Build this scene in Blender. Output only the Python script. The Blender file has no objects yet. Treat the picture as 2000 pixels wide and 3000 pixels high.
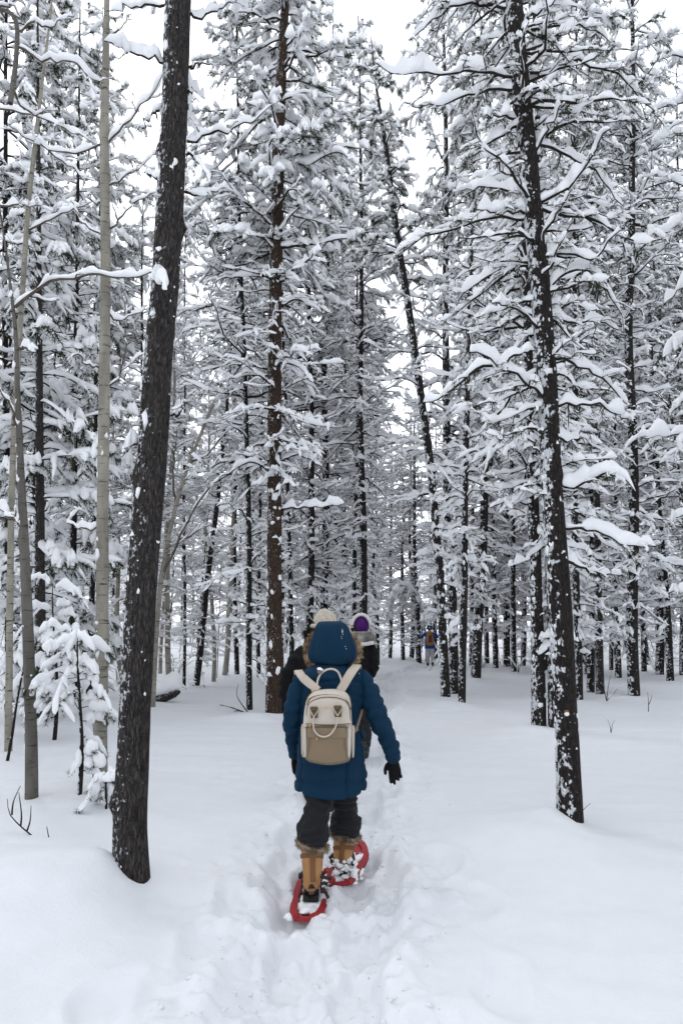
import bpy, bmesh, math, random
import numpy as np

# ------------------------------------------------------------------ camera, sky, sun, exposure
scene = bpy.context.scene
COL = scene.collection
H = 1.62                                   # eye height above the untouched snow
FPX = 2000.0                               # focal length in photo pixels (2000 x 3000 photo)
PITCH = math.atan(330.0 / FPX)             # horizon lies 330 px under the picture centre
cam_d = bpy.data.cameras.new('camera')
cam_d.sensor_fit = 'VERTICAL'
cam_d.sensor_height = 36.0
cam_d.lens = 36.0 * FPX / 3000.0
cam_d.clip_start = 0.05
cam_d.clip_end = 3000.0
cam = bpy.data.objects.new('camera', cam_d)
COL.objects.link(cam)
cam.location = (0, 0, H)
cam.rotation_euler = (math.pi / 2 + PITCH, 0, 0)
scene.camera = cam

SUN_EL, SUN_AZ = math.radians(52), math.radians(-35)     # behind the cloud, ahead and to the left
world = bpy.data.worlds.new('World')
scene.world = world
world.use_nodes = True
wn, wl = world.node_tree.nodes, world.node_tree.links
wn.clear()
w_out = wn.new('ShaderNodeOutputWorld')
w_bg = wn.new('ShaderNodeBackground')
w_sky = wn.new('ShaderNodeTexSky')
w_sky.sky_type = 'NISHITA'
w_sky.sun_disc = False
w_sky.sun_elevation = SUN_EL
w_sky.sun_rotation = SUN_AZ
w_sky.air_density = 1.0
w_sky.dust_density = 3.0
w_hs = wn.new('ShaderNodeHueSaturation')
w_hs.inputs['Saturation'].default_value = 0.30
w_mix = wn.new('ShaderNodeMixRGB')
w_mix.inputs['Fac'].default_value = 0.78               # an even layer of cloud over the clear sky
w_mix.inputs['Color2'].default_value = (8.85, 9.25, 9.9, 1)
wl.new(w_sky.outputs[0], w_hs.inputs['Color'])
wl.new(w_hs.outputs[0], w_mix.inputs['Color1'])
wl.new(w_mix.outputs[0], w_bg.inputs['Color'])
w_bg.inputs['Strength'].default_value = 0.115
wl.new(w_bg.outputs[0], w_out.inputs['Surface'])

sun_d = bpy.data.lights.new('sun', 'SUN')
sun_d.energy = 0.5
sun_d.angle = math.radians(25)
sun_d.color = (1.0, 0.97, 0.93)
sun = bpy.data.objects.new('sun', sun_d)
COL.objects.link(sun)
sun.rotation_euler = (math.pi / 2 - SUN_EL, 0, math.pi - SUN_AZ)
sun.location = (0, 0, 30)

scene.view_settings.view_transform = 'Standard'
scene.view_settings.look = 'None'
scene.view_settings.exposure = 0.70
scene.view_settings.gamma = 1.0
scene.view_settings.use_curve_mapping = False
scene.cycles.use_denoising = True
scene.cycles.use_adaptive_sampling = True
scene.cycles.adaptive_threshold = 0.02
scene.cycles.max_bounces = 6
scene.cycles.diffuse_bounces = 3
scene.cycles.glossy_bounces = 2
scene.cycles.transmission_bounces = 2

# ------------------------------------------------------------------ numbers
def U(xp, yp, d):
    """photo pixel (2000 x 3000) -> world point on the upright plane at distance d"""
    a = (xp - 1000.0) / FPX
    b = (1500.0 - yp) / FPX
    cy, sy = math.cos(PITCH), math.sin(PITCH)
    dy = cy - b * sy
    dz = sy + b * cy
    t = d / dy
    return np.array((a * t, d, H + dz * t))

KD = 2000.0 / 1568.0
def UD(x, y, d):
    return U(x * KD, y * KD, d)

def base_dist(ypx, z=0.0):
    return (H - z) / math.tan(math.atan((ypx - 1500.0) / FPX) - PITCH)

def ss(e0, e1, x):
    t = np.clip((x - e0) / (e1 - e0), 0, 1)
    return t * t * (3 - 2 * t)

def _hash(ix, iy, iz, seed):
    n = (ix * 374761393 + iy * 668265263 + iz * 2147483647 + seed * 974634541) & 0xffffffff
    n = ((n ^ (n >> 13)) * 1274126177) & 0xffffffff
    n = ((n ^ (n >> 16)) * 2246822519) & 0xffffffff
    return ((n ^ (n >> 15)) & 0xffffff) / float(0xffffff)

def vnoise(x, y, z=None, seed=0):
    x = np.asarray(x, float); y = np.asarray(y, float)
    z = np.zeros_like(x) if z is None else np.asarray(z, float)
    ix, iy, iz = np.floor(x).astype(np.int64), np.floor(y).astype(np.int64), np.floor(z).astype(np.int64)
    fx, fy, fz = x - ix, y - iy, z - iz
    fx, fy, fz = fx*fx*(3-2*fx), fy*fy*(3-2*fy), fz*fz*(3-2*fz)
    r = 0
    for dx in (0, 1):
        for dy in (0, 1):
            for dz in (0, 1):
                w = (fx if dx else 1-fx) * (fy if dy else 1-fy) * (fz if dz else 1-fz)
                r = r + w * _hash(ix+dx, iy+dy, iz+dz, seed)
    return r * 2 - 1

def fbm(x, y, z=None, seed=0, octs=3):
    r, a, f = 0, 1.0, 1.0
    for o in range(octs):
        r = r + a * vnoise(np.asarray(x)*f, np.asarray(y)*f, None if z is None else np.asarray(z)*f, seed+o*17)
        a *= 0.5; f *= 2.03
    return r

# ------------------------------------------------------------------ mesh helpers
def mesh_np(name, V, quads=None, tris=None, mats=(), midx=None, smooth=True):
    me = bpy.data.meshes.new(name)
    V = np.asarray(V, np.float32)
    nq = 0 if quads is None else len(quads)
    nt = 0 if tris is None else len(tris)
    me.vertices.add(len(V)); me.vertices.foreach_set('co', V.ravel())
    loops = []
    if nq: loops.append(np.asarray(quads, np.int32).ravel())
    if nt: loops.append(np.asarray(tris, np.int32).ravel())
    loops = np.concatenate(loops)
    me.loops.add(len(loops)); me.loops.foreach_set('vertex_index', loops)
    me.polygons.add(nq + nt)
    starts = np.concatenate([np.arange(nq) * 4, nq * 4 + np.arange(nt) * 3]).astype(np.int32)
    me.polygons.foreach_set('loop_start', starts)
    me.polygons.foreach_set('use_smooth', np.full(nq + nt, smooth, bool))
    for m in mats: me.materials.append(m)
    if midx is not None: me.polygons.foreach_set('material_index', np.asarray(midx, np.int32))
    me.update(calc_edges=True)
    return me

class Acc:
    """collects vertices and faces for one mesh"""
    def __init__(s): s.v, s.q, s.t, s.n = [], [], [], 0
    def add(s, V, quads=None, tris=None):
        V = np.asarray(V, float).reshape(-1, 3)
        if len(V) == 0: return
        s.v.append(V)
        if quads is not None and len(quads): s.q.append(np.asarray(quads) + s.n)
        if tris is not None and len(tris): s.t.append(np.asarray(tris) + s.n)
        s.n += len(V)
    def mesh(s, name, mat, smooth=True):
        return mesh_np(name, np.concatenate(s.v), np.concatenate(s.q) if s.q else None,
                       np.concatenate(s.t) if s.t else None, [mat] if mat else [], None, smooth)

def frames(P):
    T = np.empty_like(P)
    T[:, 1:-1] = P[:, 2:] - P[:, :-2]
    T[:, 0] = P[:, 1] - P[:, 0]
    T[:, -1] = P[:, -1] - P[:, -2]
    T /= np.linalg.norm(T, axis=2, keepdims=True) + 1e-9
    up = np.zeros_like(T); up[..., 2] = 1
    steep = np.abs(T[..., 2]) > 0.9
    steep = np.broadcast_to(steep.mean(axis=1, keepdims=True) > 0.5, steep.shape)
    up[steep] = (0, 1, 0)
    A = np.cross(T, up); A /= np.linalg.norm(A, axis=2, keepdims=True) + 1e-9
    B = np.cross(A, T)
    return T, A, B

def grid_quads(N, K, S):
    n, k, s = np.meshgrid(np.arange(N), np.arange(K - 1), np.arange(S), indexing='ij')
    a = n * K * S + k * S + s
    b = n * K * S + k * S + (s + 1) % S
    return np.stack([a, b, b + S, a + S], -1).reshape(-1, 4)

def tubes(P, R, S=4):
    """P (N,K,3) centre lines, R (N,K) radii"""
    P = np.asarray(P, float); R = np.asarray(R, float)
    N, K = R.shape
    T, A, B = frames(P)
    a = np.arange(S) * 2 * math.pi / S
    V = P[:, :, None, :] + R[:, :, None, None] * (np.cos(a)[None, None, :, None] * A[:, :, None, :] + np.sin(a)[None, None, :, None] * B[:, :, None, :])
    return V.reshape(-1, 3), grid_quads(N, K, S)

def resample(P, K2):
    N, K, _ = P.shape
    t = np.linspace(0, K - 1, K2)
    i = np.minimum(t.astype(int), K - 2); f = (t - i)[None, :, None]
    # Catmull-Rom
    p0 = P[:, np.maximum(i - 1, 0)]; p1 = P[:, i]; p2 = P[:, i + 1]; p3 = P[:, np.minimum(i + 2, K - 1)]
    return 0.5 * ((2 * p1) + (-p0 + p2) * f + (2*p0 - 5*p1 + 4*p2 - p3) * f**2 + (-p0 + 3*p1 - 3*p2 + p3) * f**3)

def snow_tubes(P, w, h, rng, K2=9, S=6, bare=0.12, lump=0.55, lift=0.0, flat=0.35, soft=0, jitter=0.2):
    """ridges of snow lying along the lines P; thick where the line is level, none where it is steep"""
    P = np.asarray(P, float)
    if len(P) == 0: return np.zeros((0, 3)), np.zeros((0, 4), int)
    P = resample(P, K2)
    N = len(P)
    T, A, B = frames(P)
    hor = np.sqrt(T[..., 0]**2 + T[..., 1]**2)
    f = np.clip((hor - 0.25) / 0.5, 0.12, 1.0)
    ln = rng.uniform(1 - lump, 1 + lump * 0.6, (N, K2))
    ln = (np.roll(ln, 1, 1) + 2 * ln + np.roll(ln, -1, 1)) / 4
    ln2 = rng.uniform(1 - lump, 1 + lump, (N, K2)); ln2 = (np.roll(ln2, 1, 1) + 2.5 * ln2) / 3.5
    gap = np.where(rng.random((N, K2)) < bare, 0.22, 1.0)
    for _ in range(soft):
        ln = (np.roll(ln, 1, 1) + ln + np.roll(ln, -1, 1)) / 3; ln2 = (np.roll(ln2, 1, 1) + ln2 + np.roll(ln2, -1, 1)) / 3; gap = (np.roll(gap, 1, 1) + 2 * gap + np.roll(gap, -1, 1)) / 4
    if soft: ln = 1 + (ln - 1) * (1 + 0.6 * soft); ln2 = 1 + (ln2 - 1) * (1 + 0.6 * soft)
    ln = np.clip(ln, 0.2, 2); ln2 = np.clip(ln2, 0.2, 2)
    t = np.linspace(0, 1, K2)[None]
    cap = np.sqrt(np.clip(1 - np.abs(2 * t - 1)**8, 0, 1))
    cap = np.maximum(cap, 0.02)
    w = np.asarray(w).reshape(N, -1); h = np.asarray(h).reshape(N, -1)
    wk = w * f * ln * cap * gap
    hk = h * f * ln2 * cap * gap
    a = np.arange(S) * 2 * math.pi / S + math.pi / S
    ca, sa = np.cos(a), np.sin(a)
    sv = np.where(sa > 0, sa, sa * flat)
    side = np.cross(T, np.array((0, 0, 1.0))); side /= np.linalg.norm(side, axis=2, keepdims=True) + 1e-6
    bad = hor < 0.08
    side[bad] = (1, 0, 0)
    jit = rng.uniform(1 - jitter, 1 + jitter, (N, K2, S))
    z = np.array((0, 0, 1.0))
    C = P + z * (lift + 0.25 * hk)[..., None]
    V = C[:, :, None, :] + (wk[:, :, None] * ca * jit)[..., None] * side[:, :, None, :] + (hk[:, :, None] * sv * jit)[..., None] * z
    return V.reshape(-1, 3), grid_quads(N, K2, S)

def _ico(sub):
    bm = bmesh.new(); bmesh.ops.create_icosphere(bm, subdivisions=sub, radius=1.0)
    V = np.array([v.co[:] for v in bm.verts]); F = np.array([[v.index for v in f.verts] for f in bm.faces]); bm.free()
    return V, F
ICO1, ICO2, ICO3 = _ico(1), _ico(2), _ico(3)

def blobs(C, R, rng, ico=None, rough=0.25):
    """lumps of snow at C (N,3) with half-sizes R (N,3)"""
    V0, F0 = ico or ICO1
    C = np.asarray(C, float); R = np.asarray(R, float); N, M = len(C), len(V0)
    j = 1 + rough * rng.uniform(-1, 1, (N, M, 1))
    V = C[:, None] + V0[None] * R[:, None] * j
    F = (F0[None] + (np.arange(N) * M)[:, None, None]).reshape(-1, 3)
    return V.reshape(-1, 3), F

def link(name, me, parent=None, loc=None):
    o = bpy.data.objects.new(name, me)
    COL.objects.link(o)
    if parent is not None: o.parent = parent
    if loc is not None: o.location = loc
    return o

def empty(name, loc=(0, 0, 0)):
    o = bpy.data.objects.new(name, None); COL.objects.link(o); o.location = loc
    o.empty_display_size = 0.2
    return o

def tag(o, label=None, cat=None, group=None, kind=None):
    if label: o['label'] = label
    if cat: o['category'] = cat
    if group: o['group'] = group
    if kind: o['kind'] = kind
    return o

# ------------------------------------------------------------------ materials
def new_mat(name):
    m = bpy.data.materials.new(name); m.use_nodes = True
    nt = m.node_tree
    return m, nt, nt.nodes['Principled BSDF']

def node(nt, typ, **kw):
    n = nt.nodes.new(typ)
    for k, v in kw.items():
        if k in n.inputs.keys(): n.inputs[k].default_value = v
        else: setattr(n, k, v)
    return n

def coords(nt, scale=(1, 1, 1), kind='Object'):
    tc = nt.nodes.new('ShaderNodeTexCoord'); mp = nt.nodes.new('ShaderNodeMapping')
    mp.inputs['Scale'].default_value = scale
    nt.links.new(tc.outputs[kind], mp.inputs['Vector'])
    return mp.outputs['Vector']

def ramp(nt, src, stops):
    r = nt.nodes.new('ShaderNodeValToRGB')
    e = r.color_ramp.elements
    while len(e) < len(stops): e.new(0.5)
    for el, (p, c) in zip(e, stops):
        el.position = p; el.color = (*c, 1) if len(c) == 3 else c
    nt.links.new(src, r.inputs['Fac'])
    return r

def bump(nt, bsdf, src, strength, dist, prev=None):
    b = nt.nodes.new('ShaderNodeBump')
    b.inputs['Strength'].default_value = strength
    b.inputs['Distance'].default_value = dist
    nt.links.new(src, b.inputs['Height'])
    if prev is not None: nt.links.new(prev.outputs['Normal'], b.inputs['Normal'])
    nt.links.new(b.outputs['Normal'], bsdf.inputs['Normal'])
    return b

def mat_snow(name, col=(0.86, 0.87, 0.89), grain=0.35, scale=90, big=6.0, bigstr=0.25, bigdist=0.02):
    m, nt, b = new_mat(name)
    v = coords(nt)
    n1 = node(nt, 'ShaderNodeTexNoise', Scale=scale, Detail=4.0, Roughness=0.6)
    n2 = node(nt, 'ShaderNodeTexNoise', Scale=big, Detail=5.0, Roughness=0.55)
    nt.links.new(v, n1.inputs['Vector']); nt.links.new(v, n2.inputs['Vector'])
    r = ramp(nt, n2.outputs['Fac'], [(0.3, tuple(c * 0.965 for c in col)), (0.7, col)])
    nt.links.new(r.outputs['Color'], b.inputs['Base Color'])
    b.inputs['Roughness'].default_value = 0.7
    b.inputs['Specular IOR Level'].default_value = 0.25
    b1 = bump(nt, b, n2.outputs['Fac'], bigstr, bigdist)
    bump(nt, b, n1.outputs['Fac'], grain, 0.004, b1)
    return m

def mat_bark(name, dark, light, warm, snow=0.5, side=0.6, ring=(12, 12, 3.0), bstr=1.0, powder=45):
    """scaly pine bark with snow blown onto its windward (left) side"""
    m, nt, b = new_mat(name)
    L = nt.links
    v = coords(nt, ring)
    vo = nt.nodes.new('ShaderNodeTexVoronoi'); vo.feature = 'DISTANCE_TO_EDGE'; vo.inputs['Scale'].default_value = 4.2
    nz = node(nt, 'ShaderNodeTexNoise', Scale=5.0, Detail=7.0, Roughness=0.65, Distortion=0.4)
    add = nt.nodes.new('ShaderNodeMixRGB'); add.blend_type = 'LINEAR_LIGHT'; add.inputs['Fac'].default_value = 0.22
    L.new(v, nz.inputs['Vector']); L.new(v, add.inputs['Color1']); L.new(nz.outputs['Color'], add.inputs['Color2'])
    L.new(add.outputs['Color'], vo.inputs['Vector'])
    plate = ramp(nt, vo.outputs['Distance'], [(0.0, (0, 0, 0)), (0.16, (1, 1, 1))])
    cr = ramp(nt, nz.outputs['Fac'], [(0.25, dark), (0.52, light), (0.78, warm)])
    mul = nt.nodes.new('ShaderNodeMixRGB'); mul.blend_type = 'MULTIPLY'; mul.inputs['Fac'].default_value = 0.6
    L.new(cr.outputs['Color'], mul.inputs['Color1']); L.new(plate.outputs['Color'], mul.inputs['Color2'])
    # snow specks
    gp = coords(nt, (1, 1, 0.75))
    sn = node(nt, 'ShaderNodeTexNoise', Scale=powder, Detail=3.0, Roughness=0.6)
    sb = node(nt, 'ShaderNodeTexNoise', Scale=9.0, Detail=2.0)
    L.new(gp, sn.inputs['Vector']); L.new(gp, sb.inputs['Vector'])
    geo = nt.nodes.new('ShaderNodeNewGeometry')
    dot = nt.nodes.new('ShaderNodeVectorMath'); dot.operation = 'DOT_PRODUCT'
    dot.inputs[1].default_value = (-0.93, -0.10, 0.35)
    L.new(geo.outputs['Normal'], dot.inputs[0])
    s1 = node(nt, 'ShaderNodeMath', operation='MULTIPLY_ADD'); s1.inputs[1].default_value = 0.30 * side; s1.inputs[2].default_value = -0.35 + 0.25 * snow
    L.new(dot.outputs['Value'], s1.inputs[0])
    s2 = node(nt, 'ShaderNodeMath', operation='ADD'); L.new(s1.outputs[0], s2.inputs[0]); L.new(sn.outputs['Fac'], s2.inputs[1])
    s3 = node(nt, 'ShaderNodeMath', operation='MULTIPLY_ADD'); s3.inputs[1].default_value = 0.55; L.new(sb.outputs['Fac'], s3.inputs[0]); L.new(s2.outputs[0], s3.inputs[2])
    sm = ramp(nt, s3.outputs[0], [(0.60, (0, 0, 0)), (0.66, (1, 1, 1))])
    mx = nt.nodes.new('ShaderNodeMixRGB'); L.new(sm.outputs['Color'], mx.inputs['Fac'])
    L.new(mul.outputs['Color'], mx.inputs['Color1']); mx.inputs['Color2'].default_value = (0.82, 0.84, 0.87, 1)
    L.new(mx.outputs['Color'], b.inputs['Base Color'])
    b.inputs['Roughness'].default_value = 0.9
    b.inputs['Specular IOR Level'].default_value = 0.15
    b1 = bump(nt, b, vo.outputs['Distance'], 0.8 * bstr, 0.03)
    b2 = bump(nt, b, nz.outputs['Fac'], 0.7 * bstr, 0.02, b1)
    bump(nt, b, sm.outputs['Color'], 0.6, 0.01, b2)
    return m

def mat_aspen(name, pale=(0.33, 0.31, 0.26), mid=(0.19, 0.178, 0.15), dark=(0.035, 0.03, 0.025)):
    m, nt, b = new_mat(name)
    L = nt.links
    v = coords(nt, (2.2, 2.2, 16))
    n1 = node(nt, 'ShaderNodeTexNoise', Scale=2.2, Detail=5.0, Roughness=0.65); L.new(v, n1.inputs['Vector'])
    v2 = coords(nt, (5, 5, 1.6))
    n2 = node(nt, 'ShaderNodeTexNoise', Scale=1.6, Detail=5.0); L.new(v2, n2.inputs['Vector'])
    c = ramp(nt, n2.outputs['Fac'], [(0.3, mid), (0.68, pale)])
    band = ramp(nt, n1.outputs['Fac'], [(0.56, (0, 0, 0)), (0.66, (1, 1, 1))])
    mx = nt.nodes.new('ShaderNodeMixRGB'); L.new(band.outputs['Color'], mx.inputs['Fac'])
    L.new(c.outputs['Color'], mx.inputs['Color1']); mx.inputs['Color2'].default_value = (*dark, 1)
    L.new(mx.outputs['Color'], b.inputs['Base Color'])
    b.inputs['Roughness'].default_value = 0.75
    b.inputs['Specular IOR Level'].default_value = 0.2
    bump(nt, b, n1.outputs['Fac'], 0.5, 0.01)
    return m

def mat_plain(name, c1, c2, scale=12, rough=0.85, detail=4.0, bstr=0.3, bdist=0.01, stretch=(1, 1, 1), spec=0.2):
    m, nt, b = new_mat(name)
    v = coords(nt, stretch)
    n = node(nt, 'ShaderNodeTexNoise', Scale=scale, Detail=detail, Roughness=0.6); nt.links.new(v, n.inputs['Vector'])
    r = ramp(nt, n.outputs['Fac'], [(0.3, c1), (0.7, c2)])
    nt.links.new(r.outputs['Color'], b.inputs['Base Color'])
    b.inputs['Roughness'].default_value = rough
    b.inputs['Specular IOR Level'].default_value = spec
    bump(nt, b, n.outputs['Fac'], bstr, bdist)
    return m

M = {}
M['ground_snow'] = mat_snow('ground_snow', (0.755, 0.77, 0.80), 0.8, 48, 5.0, 0.3, 0.02)  # light balance put into the colour: darker than bough snow to dim the ground
M['branch_snow'] = mat_snow('branch_snow', (0.90, 0.908, 0.925), 0.3, 60, 14.0, 0.5, 0.02)  # kept paler than the ground snow to brighten the dim forest
M['pine_bark'] = mat_bark('pine_bark', (0.022, 0.019, 0.019), (0.086, 0.077, 0.074), (0.165, 0.142, 0.126), 0.0, 0.62, bstr=1.6)
M['pine_bark_snowy'] = mat_bark('pine_bark_snowy', (0.012, 0.011, 0.011), (0.040, 0.034, 0.032), (0.075, 0.056, 0.046), 0.06, 0.72, powder=26)
M['pine_bark_far'] = mat_bark('pine_bark_far', (0.014, 0.013, 0.013), (0.040, 0.036, 0.034), (0.070, 0.058, 0.050), 0.12, 0.6, powder=22)
M['red_bark'] = mat_bark('red_bark', (0.022, 0.015, 0.012), (0.072, 0.048, 0.035), (0.155, 0.098, 0.064), 0.05, 0.4)
M['aspen_bark'] = mat_aspen('aspen_bark')
M['grey_aspen_bark'] = mat_aspen('grey_aspen_bark', (0.15, 0.14, 0.122), (0.075, 0.07, 0.062), (0.02, 0.018, 0.016))
M['twig'] = mat_plain('twig', (0.011, 0.009, 0.008), (0.036, 0.029, 0.024), 30, bstr=0.5)
M['aspen_twig'] = mat_plain('aspen_twig', (0.05, 0.043, 0.036), (0.14, 0.12, 0.095), 20, bstr=0.4)
M['needle'] = mat_plain('needle', (0.014, 0.024, 0.012), (0.05, 0.062, 0.026), 3, detail=2.0, bstr=0.0)
M['needle_light'] = mat_plain('needle_light', (0.03, 0.036, 0.016), (0.095, 0.085, 0.03), 3, detail=2.0, bstr=0.0)
# ------------------------------------------------------------------ the snow-covered ground
_py = np.array([-30, 0, 3.3, 4.7, 7.0, 9.5, 14, 22, 28, 34, 60, 400.])
_px = np.array([-0.5, -0.14, -0.13, -0.10, 0.06, 0.25, 0.60, 1.45, 3.3, 4.6, 9, 40.])
def path_x(y):
    r = np.interp(y, _py, _px)
    return (r + np.interp(y - 0.8, _py, _px) + np.interp(y + 0.8, _py, _px)) / 3

MOUNDS = []            # (x, y, amplitude, radius): filled in from the near trunks
WELLS = []
_rp = np.random.default_rng(33)
# dents left by snow dropped from the boughs
PITS = [(float(x_), float(y_), float(a_), float(r_)) for x_, y_, a_, r_ in zip(np.r_[_rp.uniform(-3.4, -1.0, 26), _rp.uniform(1.0, 4.6, 34)], np.r_[_rp.uniform(3.2, 11, 26), _rp.uniform(3.6, 14, 34)], _rp.uniform(0.006, 0.022, 60), _rp.uniform(0.03, 0.10, 60))]
def ground_h(x, y, fine=True):
    x = np.asarray(x, float); y = np.asarray(y, float)
    u = x - path_x(y)
    r = np.hypot(x, y)
    h = 0.07 * fbm(x * 0.22, y * 0.22, seed=3, octs=3) + 0.022 * fbm(x * 1.1, y * 0.7, seed=9, octs=2)
    h = h * ss(2.0, 6.0, np.abs(u) + 0.02 * r) + 0.012 * fbm(x * 0.9, y * 0.9, seed=5, octs=2)
    h = h + 1.6 * ss(30, 95, y) + 0.35 * ss(6, 22, -x) * ss(10, 30, y)
    h = h + 0.016 * fbm(x * 0.7 + 0.25 * y, y * 2.3, seed=111, octs=3) * ss(0.7, 1.8, np.abs(u)) * (1 - 0.6 * ss(14, 40, y))
    for (mx, my, a, rad) in MOUNDS:
        h = h + a * np.exp(-((x - mx)**2 + (y - my)**2) / (rad * rad))
    # trodden trench with torn edges
    wob = 0.10 * fbm(y * 1.6, x * 0 + 3.3, seed=21, octs=3)
    wl_ = 0.40 + 0.09 * fbm(y * 1.3, x * 0, seed=31, octs=3) + 0.03 * vnoise(y * 7, x * 0, seed=4)
    wr_ = 0.43 + 0.11 * fbm(y * 1.1, x * 0 + 9.1, seed=41, octs=3) + 0.03 * vnoise(y * 6, x * 0, seed=6)
    uu = u - wob * 0.4
    e = np.where(uu < 0, -uu / wl_, uu / wr_)
    tr = 1 - ss(0.72, 1.12, e + 0.10 * fbm(x * 5, y * 3.2, seed=51, octs=2))
    fade = 1 - 0.35 * ss(9, 30, y)
    h = h - 0.10 * tr * fade
    brk = (1 - ss(0.95, 2.3, e)) * fade
    if fine:
        # kicked-up clods inside and beside the trench
        lum = fbm(x * 4.0, y * 3.0, seed=61, octs=3)
        h = h + 0.036 * lum * brk + 0.034 * np.abs(fbm(x * 8, y * 6.5, seed=71, octs=3)) * brk - 0.012 * brk + 0.010 * fbm(x * 22, y * 19, seed=77, octs=2) * brk * tr + 0.006 * fbm(x * 30, y * 26, seed=78, octs=1) * brk
        rim = np.exp(-((e - 1.18) / 0.22)**2) * ss(-0.3, 0.6, fbm(x * 2.6, y * 1.7, seed=81, octs=2))
        h = h + 0.055 * rim * fade
        # one foot after the other
        step = 0.62
        for off, sx in ((0.0, -0.17), (0.5, 0.18)):
            k = np.round(y / step - off)
            cyy = (k + off) * step
            jx = 0.05 * vnoise(k * 3.1, k * 0 + off * 7, seed=91)
            dx = (u - sx - jx) / 0.125; dy = (y - cyy) / 0.27
            rr = np.sqrt(dx * dx + dy * dy)
            h = h - 0.045 * (1 - ss(0.72, 1.05, rr)) * fade + 0.022 * np.exp(-((rr - 1.15) / 0.2)**2) * fade
        # a few older single prints off to the sides
        for (fx, fy, fa) in ((-1.02, 3.25, 0.03), (-0.72, 3.75, 0.025), (0.80, 4.4, 0.02), (0.74, 3.4, 0.025), (0.68, 5.0, 0.03), (-0.66, 4.4, 0.03)):
            rr = np.sqrt(((x - fx - 0.04*np.sin(y*9)) / 0.12)**2 + ((y - fy) / 0.28)**2)
            h = h - fa * (1 - ss(0.5, 1.15, rr)) + 0.4 * fa * np.exp(-((rr - 1.25) / 0.25)**2)
        h = h + 0.004 * fbm(x * 6, y * 6, seed=101, octs=2)
    for (wx, wy, a, rad) in PITS:
        h = h - a * np.exp(-((x - wx)**2 + (y - wy)**2) / (rad * rad)) + 0.35 * a * np.exp(-((np.hypot(x - wx, y - wy) - 1.7 * rad) / (0.5 * rad))**2)
    for (wx, wy, a, rad) in WELLS:
        h = h - a * np.exp(-((x - wx)**2 + (y - wy)**2) / (rad * rad))
    return h

def gz(x, y):
    return float(ground_h(np.array([x]), np.array([y]))[0])

# near trunks: snow banked up on the left, scoured out on the right
L1_d, R1_d = base_dist(2608), base_dist(2442)
_a = UD(300, 2045, L1_d); MOUNDS.append((_a[0] - 0.42, _a[1] - 0.12, 0.17, 0.55)); WELLS.append((_a[0] + 0.20, _a[1] - 0.22, 0.06, 0.30))
_a = UD(1303, 1915, R1_d); MOUNDS.append((_a[0] - 0.40, _a[1] - 0.15, 0.13, 0.55)); WELLS.append((_a[0] + 0.16, _a[1] - 0.2, 0.05, 0.28))
_a = UD(300, 2045, L1_d); MOUNDS.append((_a[0] - 0.17, _a[1] - 0.07, 0.075, 0.15))
_a = UD(1303, 1915, R1_d); MOUNDS.append((_a[0] - 0.15, _a[1] - 0.07, 0.075, 0.15))
MOUNDS.append((-2.9, 4.6, 0.16, 1.2)); MOUNDS.append((2.6, 5.2, 0.08, 1.4)); MOUNDS.append((-2.3, 6.9, 0.10, 0.9))
for (mx, my) in ((1236, 1680), (1025, 1610), (1092, 1562), (1457, 1602), (632, 1650), (948, 1515), (1060, 1622)):
    d_ = base_dist(my * KD); p_ = UD(mx, my, d_)
    MOUNDS.append((p_[0] - 0.30, p_[1] - 0.1, 0.10, 0.55)); WELLS.append((p_[0] + 0.22, p_[1] - 0.15, 0.06, 0.3))

def build_ground():
    us = [0.0]
    while us[-1] < 260:
        u = us[-1]
        us.append(u + (0.019 if u < 1.0 else 0.019 + (u - 1.0) * 0.06))
    us = np.array([-v for v in us[:0:-1]] + us)
    ys = [2.2]
    while ys[-1] < 420:
        y = ys[-1]
        ys.append(y + 0.017 + 0.0058 * max(0, y - 3) + 0.02 * max(0, y - 25))
    back = [2.2]
    while back[-1] > -120:
        back.append(back[-1] - (0.05 + 0.12 * (2.2 - back[-1])))
    ys = np.array(back[:0:-1] + ys)
    Y, Uu = np.meshgrid(ys, us, indexing='ij')
    X = Uu + path_x(Y)
    Z = ground_h(X, Y)
    ny, nx = X.shape
    V = np.stack([X, Y, Z], -1).reshape(-1, 3)
    i, j = np.meshgrid(np.arange(ny - 1), np.arange(nx - 1), indexing='ij')
    a = i * nx + j
    q = np.stack([a, a + 1, a + nx + 1, a + nx], -1).reshape(-1, 4)
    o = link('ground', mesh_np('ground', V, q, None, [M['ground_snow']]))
    tag(o, 'deep white snow covering the forest floor with a trodden trench', kind='structure')
    return len(q)
n_ground = build_ground()

# loose clods thrown up along the track
def clods():
    rng = np.random.default_rng(15); n = 1500
    y = 2.6 + 9.0 * rng.random(n)**1.6; side = np.where(rng.random(n) < 0.5, -1, 1)
    x = path_x(y) + side * np.abs(rng.normal(0.36, 0.17, n))
    s = 0.003 + 0.012 * rng.random(n)**4
    z = ground_h(x, y) - s * 0.1
    V, f = blobs(np.stack([x, y, z], -1), np.stack([s * rng.uniform(0.8, 1.6, n), s * rng.uniform(0.8, 1.6, n), s * 0.75], -1), rng, ICO1, 0.35)
    a = Acc(); a.add(V, None, f)
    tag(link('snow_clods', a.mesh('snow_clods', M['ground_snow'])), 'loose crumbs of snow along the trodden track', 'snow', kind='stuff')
clods()
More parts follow.
